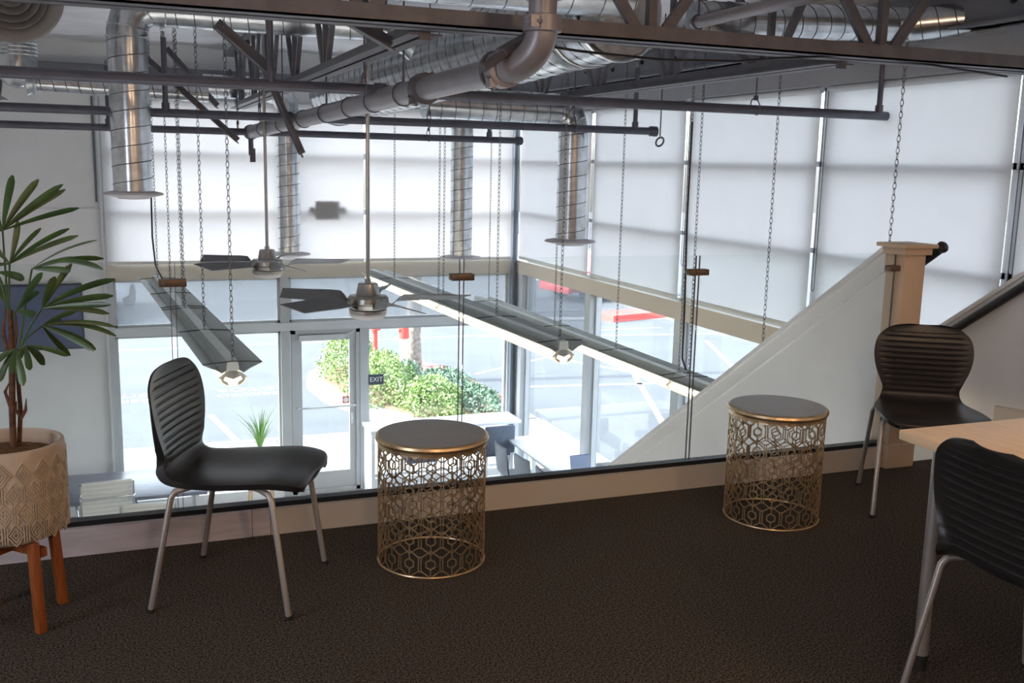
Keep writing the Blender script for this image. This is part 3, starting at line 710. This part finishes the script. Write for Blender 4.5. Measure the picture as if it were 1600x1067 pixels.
# ------------------------------------------------------------------ black stacking chairs
def make_chair(label,leg_label=None):
    t=thing('stacking_chair',label,'chair',(0,0,0))
    # profile: (x forward, z, half width)
    K=[(.262,.420,.140),(.262,.436,.180),(.235,.450,.212),(.16,.458,.228),(.06,.452,.232),(-.05,.446,.226),(-.13,.445,.206),(-.178,.452,.187),(-.201,.474,.176),(-.206,.505,.172),(-.209,.545,.187),(-.213,.60,.209),(-.219,.655,.220),(-.228,.71,.217),(-.238,.75,.200),(-.246,.782,.163),(-.250,.797,.122),(-.252,.804,.066)]
    def cat(i,u,k):
        g=lambda j:K[max(0,min(len(K)-1,j))][k]
        a,b,c,d=g(i-1),g(i),g(i+1),g(i+2)
        return .5*((2*b)+(-a+c)*u+(2*a-5*b+4*c-d)*u*u+(-a+3*b-3*c+d)*u**3)
    rows=[]; NS=18
    for i in range(len(K)-1):
        for s in range(NS):
            u=s/NS; rows.append((cat(i,u,0),cat(i,u,1),cat(i,u,2)))
    rows.append(K[-1])
    n=len(rows); NC=28; front=[]; back=[]
    for i,(x,z,w_) in enumerate(rows):
        i0=max(0,i-1); i1=min(n-1,i+1); tx=rows[i1][0]-rows[i0][0]; tz=rows[i1][1]-rows[i0][1]; l=math.hypot(tx,tz) or 1
        nx,nz=tz/l,-tx/l    # normal pointing up on the seat / forward on the back
        if nz<0 and i<n*.4: nx,nz=-nx,-nz
        if i>=n*.4 and nx<0: nx,nz=-nx,-nz
        isback=max(0,min(1,(z-.475)/.05)) if i>n*.45 else 0
        fr=[];bk=[]
        for j in range(NC+1):
            v=-1+2*j/NC; lat=v*w_
            edge=abs(v)**4
            cup=.020*v*v*(1-isback)+.014*v*v*isback
            off=cup-.018*edge*(1-isback)
            rib=0
            if isback and z<.766 and abs(v)<.84 and z>.486:
                ph=((z-.486)/.0254)%1
                amp=min(1,(.84-abs(v))/.08)
                rib=-.0042*amp*(1 if ph<.16 else (1-(ph-.16)/.22 if ph<.38 else 0))
            o_=off+rib
            fr.append((x+nx*o_,lat,z+nz*o_)); kk=max(0,min(1,(.70-z)/.16)) if i>n*.4 else max(0,min(1,(-.02-x)/.12)); tk=.010+.012*kk
            e8=abs(v)**7; bk.append((x+nx*(off-.007+rib*.5)-tk*e8*(.25+.75*kk),lat*(1-.02*e8),z+nz*(off-.007)-(.013*e8 if z<.5 else 0)))
        front.append(fr); back.append(bk)
    m=MB(); m.grid(front); nf=len(m.v); m.grid(back); mm=NC+1
    for i in range(n-1):
        for j in (0,NC):
            m.f.append((i*mm+j,(i+1)*mm+j,nf+(i+1)*mm+j,nf+i*mm+j))
    for i in (0,n-1):
        for j in range(NC): m.f.append((i*mm+j,i*mm+j+1,nf+i*mm+j+1,nf+i*mm+j))
    link('shell',m,plastic,t,sharp=50)
    def foot(p): 
        return MB().tube([V(p),V(p)+V((0,0,.012))],.0135,10)
    for s in (-1,1):
        fl=[(.06,s*.13,.425),(.13,s*.19,.428),(.165,s*.214,.42),(.178,s*.222,.40),(.232,s*.237,.012)]
        l=link('leg',MB().tube(fl,.0105,12),chrome_g,t); link('foot_cap',foot((.2335,s*.2375,0)),rubber,l)
        rl=[(-.04,s*.13,.422),(-.11,s*.18,.424),(-.15,s*.205,.415),(-.163,s*.212,.395),(-.235,s*.237,.012)]
        l=link('leg',MB().tube(rl,.0105,12),chrome_g,t); link('foot_cap',foot((-.237,s*.2375,0)),rubber,l)
    link('under_frame',MB().tube([(.10,.165,.424),(.03,.13,.415),(.03,-.13,.415),(.10,-.165,.424)],.0095,10).tube([(-.09,.165,.424),(-.03,.13,.415),(-.03,-.13,.415),(-.09,-.165,.424)],.0095,10),chrome_g,t)
    return t
c1=make_chair('black ribbed plastic stacking chair beside the potted palm, facing right')
c1.location=(.352,3.455,0); c1.rotation_euler=(0,0,R_(-25))
c2=copy_tree(c1); c2['label']='black ribbed plastic stacking chair in front of the newel post, facing the camera'
c2.location=(3.37,3.40,0); c2.rotation_euler=(0,0,R_(-123))
c3=copy_tree(c1); c3['label']='black ribbed plastic stacking chair at the lower right, its back turned, pushed to the table'
c3.location=(2.32,1.86,0); c3.rotation_euler=(0,0,R_(-2))

# ------------------------------------------------------------------ maple table
tb=thing('work_table','maple topped table with grey round legs at the right edge','table',(2.9,1.6,0))
link('tabletop',MB().box(2.165,3.6,.75,2.29,.71,.74),maple,tb,bevel=.003)
link('under_plate',MB().box(2.21,3.55,.8,2.24,.695,.71),beamd,tb)
for (lx,ly) in ((2.235,2.19),(3.5,2.19),(2.235,.85),(3.5,.85)):
    l=link('leg',MB().tube([(lx,ly,.70),(lx,ly,.05)],.0215,24),chrome_g,tb)
    link('foot_cap',MB().lathe([(.021,0),(.022,.05)],(lx,ly,0),20),rubber,l)

# ------------------------------------------------------------------ gold drum stools
def make_stool(label,loc,rz):
    t=thing('drum_stool',label,'stool',(0,0,0)); r=.205; Ht=.475
    m=MB(); NCOL=16; hh=.0235
    def pt(s,z): a=s/r; return (r*math.cos(a),r*math.sin(a),z)
    def seg(s0,z0,s1,z1,wd=.0042):
        k=max(1,int(abs(s1-s0)/.02)+1 if abs(s1-s0)>.001 else 1)
        dl=math.hypot(s1-s0,z1-z0); ns,nz=-(z1-z0)/dl*wd/2,(s1-s0)/dl*wd/2
        vs=[]
        for i in range(k+1):
            u=i/k; s=s0+(s1-s0)*u; z=z0+(z1-z0)*u
            for sg in (-1,1):
                for rr in (0,.003):
                    a=(s+sg*ns)/r; q=r-rr; vs.append((q*math.cos(a),q*math.sin(a),z+sg*nz))
        fs=[]
        for i in range(k):
            b=i*4; fs+=[(b,b+2,b+6,b+4),(b+1,b+5,b+7,b+3),(b,b+4,b+5,b+1),(b+2,b+3,b+7,b+6)]
        fs+=[(0,1,3,2),(k*4,k*4+2,k*4+3,k*4+1)]
        m.add(vs,fs)
    W=2*PI*r/NCOL; rp=.0905; z0=.055
    g=.005
    for row in range(5):
        zc=z0+rp*row
        for c in range(NCOL):
            s=c*W; bw=W/2-g
            for sg in (-1,1):
                seg(s+sg*bw,zc-.026,s+sg*bw,zc+.026)
                seg(s+sg*bw,zc+.026,s,zc+.052); seg(s+sg*bw,zc-.026,s,zc-.052)
                # links closing the gap between neighbouring cells
                seg(s+sg*bw,zc+.026,s+sg*W/2,zc+.029); seg(s+sg*bw,zc-.026,s+sg*W/2,zc-.029)
            R6=.0195 
            P6=[(s+R6*math.sin(PI/3*i),zc+R6*math.cos(PI/3*i)) for i in range(6)]
            for i in range(6): seg(*P6[i],*P6[(i+1)%6],.0046)
            seg(s,zc+R6,s,zc+.040); seg(s,zc-R6,s,zc-.040)
            seg(s,zc+.040,s,zc+.052); seg(s,zc-.040,s,zc-.052)
    link('lattice_wall',m,gold,t,smooth=False)
    link('base_ring',MB().torus((0,0,.0045),r-.001,.0045,64,8),gold,t)
    sc=MB()
    for c in range(NCOL*2):
        a0=2*PI*c/(NCOL*2); a1=2*PI*(c+1)/(NCOL*2); am=(a0+a1)/2
        q=r+.0005; vs=[(q*math.cos(a),q*math.sin(a),z) for a,z in ((a0,Ht),(a1,Ht),(a1,Ht-.012),(am,Ht-.024),(a0,Ht-.012))]
        q=r-.003; vs+=[(q*math.cos(a),q*math.sin(a),z) for a,z in ((a0,Ht),(a1,Ht),(a1,Ht-.012),(am,Ht-.024),(a0,Ht-.012))]
        sc.add(vs,[(0,1,2,3,4),(9,8,7,6,5),(2,7,8,3),(3,8,9,4)])
    link('scalloped_skirt',sc,gold,t,smooth=False)
    link('rim',MB().lathe([(r-.005,Ht-.004),(r+.006,Ht),(r+.010,Ht+.010),(r+.007,Ht+.019),(r,Ht+.023),(r-.004,Ht+.0225)],(0,0,0),64),gold,t)
    link('top',MB().lathe([(r-.012,Ht+.005),(r-.003,Ht+.024),(.10,Ht+.0255),(.005,Ht+.026)],(0,0,0),64),stooltop,t)
    t.location=loc; t.rotation_euler=(0,0,rz); return t
s1=make_stool('gold hexagon lattice drum stool with grey top, nearer to the chair beside the palm',(1.062,3.50,0),R_(5))
s2=copy_tree(s1); s2['label']='gold hexagon lattice drum stool with grey top on the right, nearer to the newel post'
s2.location=(2.625,3.50,0); s2.rotation_euler=(0,0,R_(9))

# ------------------------------------------------------------------ potted palm
pc=V((-.372,3.43,0))
pp_=thing('potted_palm','potted lady palm in an embossed beige pot on orange wooden legs','plant',pc)
rp=.172; zb=.285; zh=.60
m=MB().lathe([(.02,zb),(.12,zb+.004),(rp-.02,zb+.02),(rp-.006,zb+.05),(rp,zb+.10),(rp,zh-.012),(rp-.002,zh),(rp-.012,zh+.003),(rp-.018,zh-.004),(rp-.02,zh-.05),(.02,zh-.052)],pc,64)
pot=link('pot',m,pot_m,pp_)
# embossed diamonds
m=MB()
def emb(a0,z0,a1,z1,wd=.0030):
    def q(a,z,rr): return (pc.x+rr*math.cos(a),pc.y+rr*math.sin(a),z)
    da=(a1-a0)*rp; dz=z1-z0; l=math.hypot(da,dz); ns,nz=-dz/l*wd/2/rp,da/l*wd/2
    vs=[q(a+s*ns,z+s*nz,rr) for (a,z) in ((a0,z0),(a1,z1)) for s in (-1,1) for rr in (rp-.001,rp+.0042)]
    m.add(vs,[(0,1,3,2),(4,6,7,5),(0,4,5,1),(2,3,7,6),(1,5,7,3)])
nd_=18; wd=2*PI/nd_
for i in range(nd_):
    for row in range(4):
        a=i*wd+(row%2)*wd/2; z=.345+row*.064
        for k in (1,.62,.3):
            ha=wd*.42*k; hz=.036*k
            for (sa,sb) in ((1,1),(1,-1),(-1,1),(-1,-1)): emb(a+sa*ha,z,a,z+sb*hz)
        if row<3:
            for k in (-.07,0.0,.07): emb(a+wd/2+k*.6,z-.026,a+wd/2+k*.6,z+.026)
link('embossing',m,pot_m,pot,smooth=False)['kind']='stuff'
link('soil',MB().lathe([(rp-.018,zh-.045),(.1,zh-.028),(.02,zh-.02)],pc,32),soil,pp_)
for a in (-38,52,142,232):
    a=R_(a-21); d=V((math.cos(a),math.sin(a),0))
    a_=pc+d*.135+V((0,0,.30)); b_=pc+d*.155
    link('stand_leg',MB().bar(b_,a_,.030,.030,d),wood,pp_,bevel=.004)
link('stand_crossbar',MB().bar(pc+V((-.1,-.1,.255)),pc+V((.1,.1,.255)),.022,.03).bar(pc+V((-.1,.1,.255)),pc+V((.1,-.1,.255)),.022,.03),wood,pp_)
def PX(px,py,y=3.43): return at(px,py,'y',y)
crown=PX(16,488)
link('trunk',MB().tube([PX(21,697),PX(19,640),PX(19,560),PX(16,485)],[.010,.010,.010,.008],10),stemm,pp_)
link('trunk',MB().tube([PX(30,697,3.45),PX(32,640,3.45),PX(28,590,3.45),PX(27,545,3.44)],[.007,.007,.006,.004],10),stemm,pp_)
for (a_,b_,c_) in (((17,640),(8,612),(14,598)),((33,655),(40,640),(41,622)),((31,650),(24,640),(26,626)),((14,560),(5,520),(9,478)),((20,560),(26,520),(25,490)),((16,540),(17,500),(14,472))):
    link('leaf_sheath',MB().tube([PX(*a_),PX(*b_),PX(*c_)],[.0045,.005,.001],6),stemm,pp_)
def fan_leaf(hub,y,base,tips,seed,arch=.10,w=.0088):
    rnd=random.Random(seed); h=PX(*hub,y); b=PX(*base,3.43); mid=(h+b)/2+V((0,0,.01))
    lf=link('leaf',MB().tube([b,b.lerp(mid,.6),mid,mid.lerp(h,.6),h],[.0035,.003,.003,.0028,.0028],6),leafm,pp_)
    for (tx,ty,*ex) in tips:
        k=ex[0] if ex else 1; ar=ex[1] if len(ex)>1 else arch
        t_=PX(tx,ty,y+rnd.uniform(-.12,.10)); d=t_-h; L=d.length; d.normalize()
        upv=(V((0,0,1))-d*d.z); 
        if upv.length<.3: upv=RR.copy()
        upv.normalize(); q=h+d*L*.5+upv*L*ar
        view=(h-V((0,0,H))).normalized(); sd=d.cross(view).normalized(); nrm=sd.cross(d).normalized()
        sd=(sd*.9+nrm*rnd.uniform(-.55,.55)).normalized(); P=[];Q=10
        for i in range(Q+1):
            u=i/Q; c=h*(1-u)**2+q*2*u*(1-u)+t_*u*u
            ww=w*k*(.22+.95*math.sin(min(1,u*1.35)*PI/2))*(1 if u<.88 else 1-(u-.88)/.16)
            P.append([c+sd*ww+nrm*ww*.35,c,c-sd*ww+nrm*ww*.35])
        link('leaflet',MB().grid(P),leafm,lf,sharp=80)
fan_leaf((4,360),3.40,(13,488),[(20,274,1.15),(60,280,1.1),(98,288,.95),(102,296,.95),(123,325,.9,.04),(-30,290),(-55,330),(-60,370)],1,.05)
fan_leaf((15,412),3.38,(14,488),[(64,356,.8),(108,357,.85),(122,368,.85),(28,345,.9),(-30,370),(-40,420)],2,.06)
fan_leaf((50,420),3.42,(30,545),[(152,375,.35,.12),(110,424,1.0,.06),(162,404,.9,.12),(161,421,.9,.22),(118,402,.6,.08)],3,.1)
fan_leaf((66,482),3.38,(30,545),[(180,436,1.1,.10),(177,462,1.05,.07),(173,476,.9,.04),(171,490,.95,.08),(112,412,1.0,.05),(86,432,1.1,.05)],4,.08)
fan_leaf((66,509),3.35,(28,548),[(181,511,.7,.14),(182,525,.9,.18),(150,546,1.15,.10),(147,548,.8,.05),(110,556,.9,-.03),(98,500,.8),(120,485,.8,.08)],5,.08)
fan_leaf((40,540),3.33,(20,562),[(70,570,1.3,.12),(106,556,.8,.1),(46,578,1.0,.1),(30,560,.9)],6,.1)
fan_leaf((24,545),3.31,(19,560),[(36,603,1.25,.12),(0,596,1.0,.1),(-12,570,1,.1),(18,585,.9,.1)],7,.1)
fan_leaf((26,486),3.42,(19,505),[(54,494,1.2,.12),(66,426,1.0,.04),(60,455,.9,.06)],8,.08)
fan_leaf((-4,425),3.44,(13,488),[(38,436,1.2,.08),(-30,450),(-35,410),(6,470,1.0)],9,.08)

# ------------------------------------------------------------------ lower room furniture
dk=thing('long_desk','dark grey wood desk seen through the railing behind the white chairs','desk',(0,11.1,G))
link('desktop',MB().box(-1.2,.74,10.68,11.66,-2.04,-2.0),deskw,dk,bevel=.003)
link('side_panel',MB().box(.62,.66,10.75,11.6,G,-2.04),aluw,dk); link('side_panel',MB().box(-1.15,-1.1,10.75,11.6,G,-2.04),aluw,dk)
def office_chair(label,x,y,rz,mid=True):
    t=thing('office_chair',label,'chair',(0,0,0))
    W=.235
    m=MB(); rows=[]
    N=60
    for i in range(N+1):
        u=i/N; z=.48+.50*u; y_=-.0-.05*u*u; 
        b=.006*abs(math.sin(u*PI*11))
        rows.append([(xx*W,y_-b+.02*(xx*xx),z) for xx in (-1,-.6,-.2,.2,.6,1)])
    m.grid(rows); r2=[[(p[0],p[1]+.018,p[2]) for p in r] for r in rows]; m.grid(r2)
    link('back_panel',m,offw,t)
    link('top_roll',MB().box(-W-.002,W+.002,-.062,-.02,.955,.985),offw,t,bevel=.006)
    for s in (-1,1): link('side_frame',MB().tube([(s*(W+.012),-.05,.97),(s*(W+.012),-.01,.65),(s*(W+.012),.01,.50),(s*(W+.012),.08,.44),(s*(W+.012),.45,.46)],.011,8),chrome,t)
    link('seat',MB().box(-W,W,.02,.47,.44,.475),offw,t,bevel=.012)
    link('rear_bar',MB().tube([(-W-.02,-.06,.84),(-W,-.085,.83),(W,-.085,.83),(W+.02,-.06,.84)],.010,8),chrome,t)
    link('arm_rest',MB().tube([(-W-.03,.05,.46),(-W-.05,.05,.66),(-W-.05,.30,.67),(-W-.03,.30,.46)],.012,8).tube([(W+.03,.05,.46),(W+.05,.05,.66),(W+.05,.30,.67),(W+.03,.30,.46)],.012,8),chrome,t)
    link('gas_stem',MB().tube([(0,.22,.10),(0,.22,.44)],.025,12),chrome,t)
    for k in range(5):
        a=2*PI*k/5; l=link('star_leg',MB().bar((0,.22,.11),(.28*math.cos(a),.22+.28*math.sin(a),.075),.035,.025),chrome,t)
        link('caster',MB().tube([(.28*math.cos(a)-.015,.22+.28*math.sin(a),.028),(.28*math.cos(a)+.015,.22+.28*math.sin(a),.028)],.028,12),rubber,l)
    t.location=(x,y,G); t.rotation_euler=(0,0,rz); return t
oc=office_chair('white ribbed office chair with chrome frame at the dark desk, left one',-.245,10.42,R_(4)); oc.scale=(1,1,1.06)
oc2=copy_tree(oc); oc2['label']='white ribbed office chair at the dark desk, right one, lower and nearer'; oc2.scale=(1,1,1); oc2.location=(.13,9.78,G); oc2.rotation_euler=(0,0,R_(-3))
# the plant on a pale wooden stand
gp=thing('grass_plant','grassy green plant on a pale wooden stand left of the glass door','plant',(1.45,11.9,G))
g0=V((1.45,11.9,G))
for (sx,sy_) in ((-1,-1),(1,-1),(1,1),(-1,1)):
    link('stand_leg',MB().bar(g0+V((sx*.14,sy_*.14,0)),g0+V((sx*.11,sy_*.11,.62)),.022,.022),lwood,gp)
link('stand_rail',MB().box(g0.x-.13,g0.x+.13,g0.y-.13,g0.y+.13,G+.50,G+.53),lwood,gp)
link('pot',MB().lathe([(.09,.52),(.12,.54),(.135,.75),(.125,.75),(.12,.72),(.02,.72)],g0,24),offw,gp)
for k in range(46):
    a=random.uniform(0,2*PI); L=random.uniform(.45,.85); sp_=random.uniform(.08,.48)
    d=V((math.cos(a),math.sin(a),0)); P=[]; sd=V((-d.y,d.x,0))
    for i in range(8):
        u=i/7; c=g0+V((0,0,.72))+d*(sp_*L*(u**1.7)*1.3)+V((0,0,L*(u-.35*u*u*sp_*2.2))); ww=.007*(1-u**3)+.0008
        P.append([c+sd*ww,c-sd*ww])
    link('blade_leaf',MB().grid(P),grassm,gp)
# high counter + bar stools
hc=thing('high_counter','white high counter along the far window right of the door','counter',(3.85,12.1,G))
link('countertop',MB().box(2.80,4.83,11.86,12.36,-1.86,-1.82),white,hc,bevel=.003)
link('end_panel',MB().box(2.82,2.86,11.9,12.32,G,-1.86),white,hc)
for (a,b) in ((4.76,11.92),(4.76,12.3)): link('leg',MB().box(a,a+.05,b,b+.05,G,-1.86),white,hc)
def bar_stool(label,x,y,rz):
    t=thing('bar_stool',label,'stool',(0,0,0))
    link('seat',MB().box(-.2,.2,-.2,.2,.60,.68),seatg,t,bevel=.02); link('backrest',MB().box(-.2,.2,-.225,-.17,.64,1.0),seatg,t,bevel=.02)
    for sx in (-1,1):
        for s_ in (-1,1): link('leg',MB().bar((sx*.175,s_*.175,0),(sx*.165,s_*.165,.60),.028,.028),white,t)
    link('foot_rail',MB().bar((-.17,.17,.22),(.17,.17,.22),.02,.02).bar((-.17,-.17,.30),(.17,-.17,.30),.02,.02),white,t)
    t.location=(x,y,G); t.rotation_euler=(0,0,rz); return t
bs=bar_stool('dark grey upholstered bar stool at the right end of the high white counter',4.36,11.62,0)
b2=copy_tree(bs); b2['label']='dark grey upholstered bar stool at the high counter, behind the central gold stool lattice'; b2.location=(3.35,11.62,G)
# white table with chairs
wt=thing('white_table','white rectangular table beside the side windows of the lower room','table',(4.6,10.8,G))
link('tabletop',MB().box(4.47,4.88,9.6,11.5,-1.96,-1.93),white,wt,bevel=.003)
for (a,b) in ((4.50,9.65),(4.82,9.65),(4.50,11.41),(4.82,11.41)): link('leg',MB().box(a,a+.04,b,b+.04,G,-1.96),aluw,wt)
def side_chair(label,x,y,rz):
    t=thing('side_chair',label,'chair',(0,0,0))
    P=[]
    prof=[(.22,.44),(.1,.45),(-.08,.44),(-.16,.455),(-.195,.50),(-.21,.60),(-.225,.74),(-.235,.86)]
    for (a,z) in prof: P.append([(a+.02*v*v*(1 if z>.47 else 0),v*.21,z+(.012*v*v if z<.47 else 0)) for v in (-1,-.7,-.35,0,.35,.7,1)])
    m=MB(); m.grid(P); m.grid([[(p[0]-.012,p[1],p[2]-.012) for p in r] for r in P]); 
    link('shell',m,seatl,t,sharp=60)
    for sx in (-1,1):
        for s_ in (-1,1): link('leg',MB().tube([(sx*.14,s_*.16,.44),(sx*.19,s_*.19,0)],.011,8),aluw,t)
    t.location=(x,y,G); t.rotation_euler=(0,0,rz); return t
sc1=side_chair('grey shell chair at the white table, farthest and nearest the counter',4.47,11.10,R_(0))
for (x,y,rz,lab) in ((4.52,10.55,4,'grey shell chair at the white table, the middle of three'),(4.56,10.0,-3,'grey shell chair at the white table, nearest the stair wall')):
    c=copy_tree(sc1); c['label']=lab; c.location=(x,y,G); c.rotation_euler=(0,0,R_(rz))
sc_=thing('small_monitor','small dark screen on the white table beside the sloping stair wall','screen',(4.72,9.9,-1.93))
link('display',MB().prism([(9.80,-1.93),(9.82,-1.925),(9.88,-1.72),(9.86,-1.725)],'x',4.62,4.86),tvm,sc_); link('foot',MB().box(4.66,4.82,9.78,9.95,-1.93,-1.915),white,sc_)

# ------------------------------------------------------------------ outdoors
struct('ground_street',MB().box(-40,80,12.6,90,G-.25,G-.15),asph,'pale sunlit asphalt street outside','ground')
struct('ground_side',MB().box(5.1,80,-20,12.6,G-.25,G-.15),asph,'asphalt lot outside the side windows','ground')
swk=thing('sidewalk','bright concrete sidewalk in front of the far windows','ground',(0,13,G)); swk['kind']='structure'
mb=MB()
for i in range(16):
    for j in range(2):
        x0=-17.4+i*1.5; y0=12.62+j*1.28; mb.box(x0+.008,x0+1.492,y0+.006,y0+1.274,G-.15,G-.02)
link('slab',mb,conc,swk,smooth=False)
struct('sidewalk_kerb',MB().box(-17.4,6.55,15.2,15.35,G-.15,G-.02),conc,'concrete kerb of the sidewalk','ground')
# planter island
def island(poly,z0,z1): return MB().prism(poly,'z',z0,z1)
outer=[(4.45,15.3),(3.9,16.4),(3.35,18.0),(3.25,19.2),(3.45,20.1),(4.0,20.9),(4.8,21.2),(5.6,20.9),(6.2,19.6),(6.5,17.6),(6.5,15.3)]
inner=[(4.75,15.5),(4.2,16.6),(3.68,18.1),(3.58,19.1),(3.75,19.9),(4.2,20.5),(4.8,20.8),(5.45,20.5),(5.95,19.4),(6.2,17.6),(6.2,15.5)]
struct('planter_kerb',island(outer,G-.15,G),conc,'pale curved concrete kerb around the shrub bed','ground')
struct('planter_bed',island(inner,G,G+.02),earth,'brown mulch of the shrub bed','ground')
struct('trim_17',MB().bar((6.35,16.5,G-.06),(6.1,19.9,G-.06),.34,.16).bar((6.1,19.9,G-.06),(5.4,21.0,G-.06),.3,.16),rpaint,'red painted kerb behind the shrubs','trim')
def shrub(label,c,rx,ry,rz_,n,m):
    t=thing('shrub',label,'shrub',c,0,None); c=V(c); mb=MB(); rnd=random.Random(int(c.x*100))
    for k in range(n):
        a=rnd.uniform(0,2*PI); q=rnd.random(); zz=rnd.uniform(0,1); rr=math.sqrt(max(0,1-zz*zz))*rnd.uniform(.75,1.05)
        b=1+.15*math.sin(a*5+zz*4)
        p=c+V((rx*rr*math.cos(a)*b,ry*rr*math.sin(a)*b,rz_*zz*rnd.uniform(.85,1.1)))
        u=V((rnd.uniform(-1,1),rnd.uniform(-1,1),rnd.uniform(-.4,1))).normalized(); x=u.orthogonal().normalized(); x=Matrix.Rotation(rnd.uniform(0,6),3,u)@x; y=u.cross(x); L=rnd.uniform(.035,.075)
        mb.add([p,p+x*L*.5+y*L*.28,p+x*L,p+x*L*.5-y*L*.28],[(0,1,2,3)])
    o=link('foliage',mb,m,t,smooth=False); o['kind']='stuff'
    link('branches',MB().tube([c,c+V((.05,0,rz_*.7))],.02,6).tube([c,c+V((-rx*.5,0,rz_*.6))],.015,6).tube([c,c+V((rx*.5,.1,rz_*.6))],.015,6),bark,t)
for (lab,x,y,a,b,h,n,m) in (
  ('yellow green shrub seen through the glass door and beside it, left of the standpipes',4.15,19.4,.55,.9,1.0,5200,bush1),
  ('green shrub directly behind the EXIT sign',4.35,17.5,.65,.9,.8,5200,bush1),
  ('low green shrub at the near point of the bed, above the central gold stool',4.95,16.35,.55,.75,.55,4200,bush1),
  ('blue green shrub behind the glass joint right of the tree trunk base',5.45,17.2,.6,.8,.5,4600,bush2),
  ('dark green shrub around the white standpipe',4.95,18.9,.5,.7,.45,3600,bush2),
  ('low green shrub at the right tip of the bed',5.8,16.4,.4,.7,.35,2600,bush2)): shrub(lab,(x,y,G),a,b,h,n,m)
tr=thing('street_tree','grey barked tree trunk standing in the shrub bed','tree',(5.42,19.2,G))
tp=[(5.42,19.2,G),(5.40,19.2,G+.8),(5.44,19.2,G+1.6),(5.40,19.2,G+2.6),(5.42,19.2,G+4.2),(5.6,19.3,G+6.5)]
link('trunk',MB().tube(tp,[.19,.155,.15,.14,.13,.10],14),bark,tr)
sp1=thing('red_standpipe','red fire standpipe cabinet on a post among the shrubs behind the door frame','standpipe',(4.5,18.7,G))
c=V((4.50,18.7,G))
link('post',MB().tube([c,c+V((0,0,1.1))],.05,12),rpaint,sp1); link('body',MB().tube([c+V((0,0,1.05)),c+V((0,0,1.75))],.11,16),rpaint,sp1)
link('valve_box',MB().box(c.x-.10,c.x+.08,c.y-.18,c.y-.1,G+1.15,G+1.28),lettm,sp1,bevel=.01); link('plate',MB().box(c.x-.08,c.x+.08,c.y-.13,c.y-.105,G+1.38,G+1.52),capg,sp1)
sp2=thing('white_standpipe','white standpipe with red collar and grey cap left of the tree trunk','standpipe',(4.72,17.4,G))
c=V((4.72,17.4,G))
link('post',MB().tube([c,c+V((0,0,1.12))],.075,16),hyd,sp2); link('collar',MB().tube([c+V((0,0,1.10)),c+V((0,0,1.30))],[.10,.095],16).tube([c+V((0,0,1.26)),c+V((-.11,-.04,1.26))],.035,10),rpaint,sp2)
link('cap',MB().tube([c+V((0,0,1.30)),c+V((0,0,1.46)),c+V((0,0,1.50))],[.075,.075,.05],14).tube([c+V((0,0,1.36)),c+V((.14,0,1.36))],.04,10),capg,sp2)
# road markings and lettering
mk=MB()
def line(a,b,wd=.11):
    mk.bar((a[0],a[1],G-.147),(b[0],b[1],G-.147),wd,.004)
line((1.30,17.6),(1.62,15.4)); line((-6,24.2),(14,24.2),.12)
for i in range(5): line((8.0+i*2.6,13+i*.4),(11.5+i*2.6,22),.12)
line((6.9,19.6),(9.2,21.0)); line((9.2,21.0),(10.2,19.0)); line((7.2,18.2),(14,17.2),.15); line((8.5,24),(20,22),.15); line((9,27),(26,23.5),.5); line((10,12),(20,15),.12); line((9,9.5),(22,13),.12); line((8,7),(22,10.5),.12)
rmk=thing('road_marking','white painted parking lines on the street','road marking',(0,20,G-.15)); rmk['kind']='structure'
link('line',mk,linep,rmk,smooth=False)
def road_text(txt,x,y,size,rz,label):
    me=text_mesh(txt,size); me.materials.append(linep); o=bpy.data.objects.new('road_lettering',me); COL.objects.link(o); o.location=(x,y,G-.147); o.rotation_euler=(0,0,rz); tag(o,label,'lettering')
for (x,n_) in ((-.05,'left'),(2.3,'right')):
    road_text('VISITOR',x,19.45,.42,PI+R_(-2),'white painted word VISITOR on the street, %s parking bay'%n_)
    road_text('RESERVED',x,19.0,.34,PI+R_(-2),'white painted word RESERVED on the street, %s parking bay'%n_)
def car(label,x,y,rz,m,L=4.4,W=1.8):
    t=thing('parked_car',label,'car',(0,0,0))
    body=[(-L/2,.35),(-L/2,.85),(-L/2+.15,1.0),(-L*.28,1.05),(-L*.2,1.5),(L*.2,1.55),(L*.30,1.05),(L/2-.1,.9),(L/2,.75),(L/2,.35)]
    link('body',MB().prism(body,'y',-W/2,W/2),m,t,bevel=.05)
    link('side_glass',MB().prism([(-L*.25,1.08),(-L*.185,1.44),(L*.185,1.48),(L*.26,1.08)],'y',-W/2-.01,W/2+.01),carglass,t)
    for sx in (-.31,.31):
        for s in (-1,1):
            w_=link('wheel',MB().tube([(L*sx,s*(W/2-.2),.33),(L*sx,s*(W/2+.02),.33)],.33,20),rubber,t)
    for s in (-1,1): link('tail_light',MB().box(-L/2-.02,-L/2+.05,s*W*.38-.15,s*W*.38+.15,.75,.92),rpaint,t)
    link('bumper',MB().box(-L/2-.06,-L/2+.1,-W/2,W/2,.3,.55),m,t,bevel=.03)
    t.location=(x,y,G-.15); t.rotation_euler=(0,0,rz); return t
car('white parked car faint through the tinted transom at the left',-1.0,30.5,R_(75),carw)
car('red parked car glimpsed through the second side transom',15.5,30.5,R_(10),carr)
o=struct('trim_18',MB().bar((13.0,25.8,G-.06),(15.0,26.3,G-.06),.9,.2),rpaint,'red painted kerb island in the distant lot','trim')
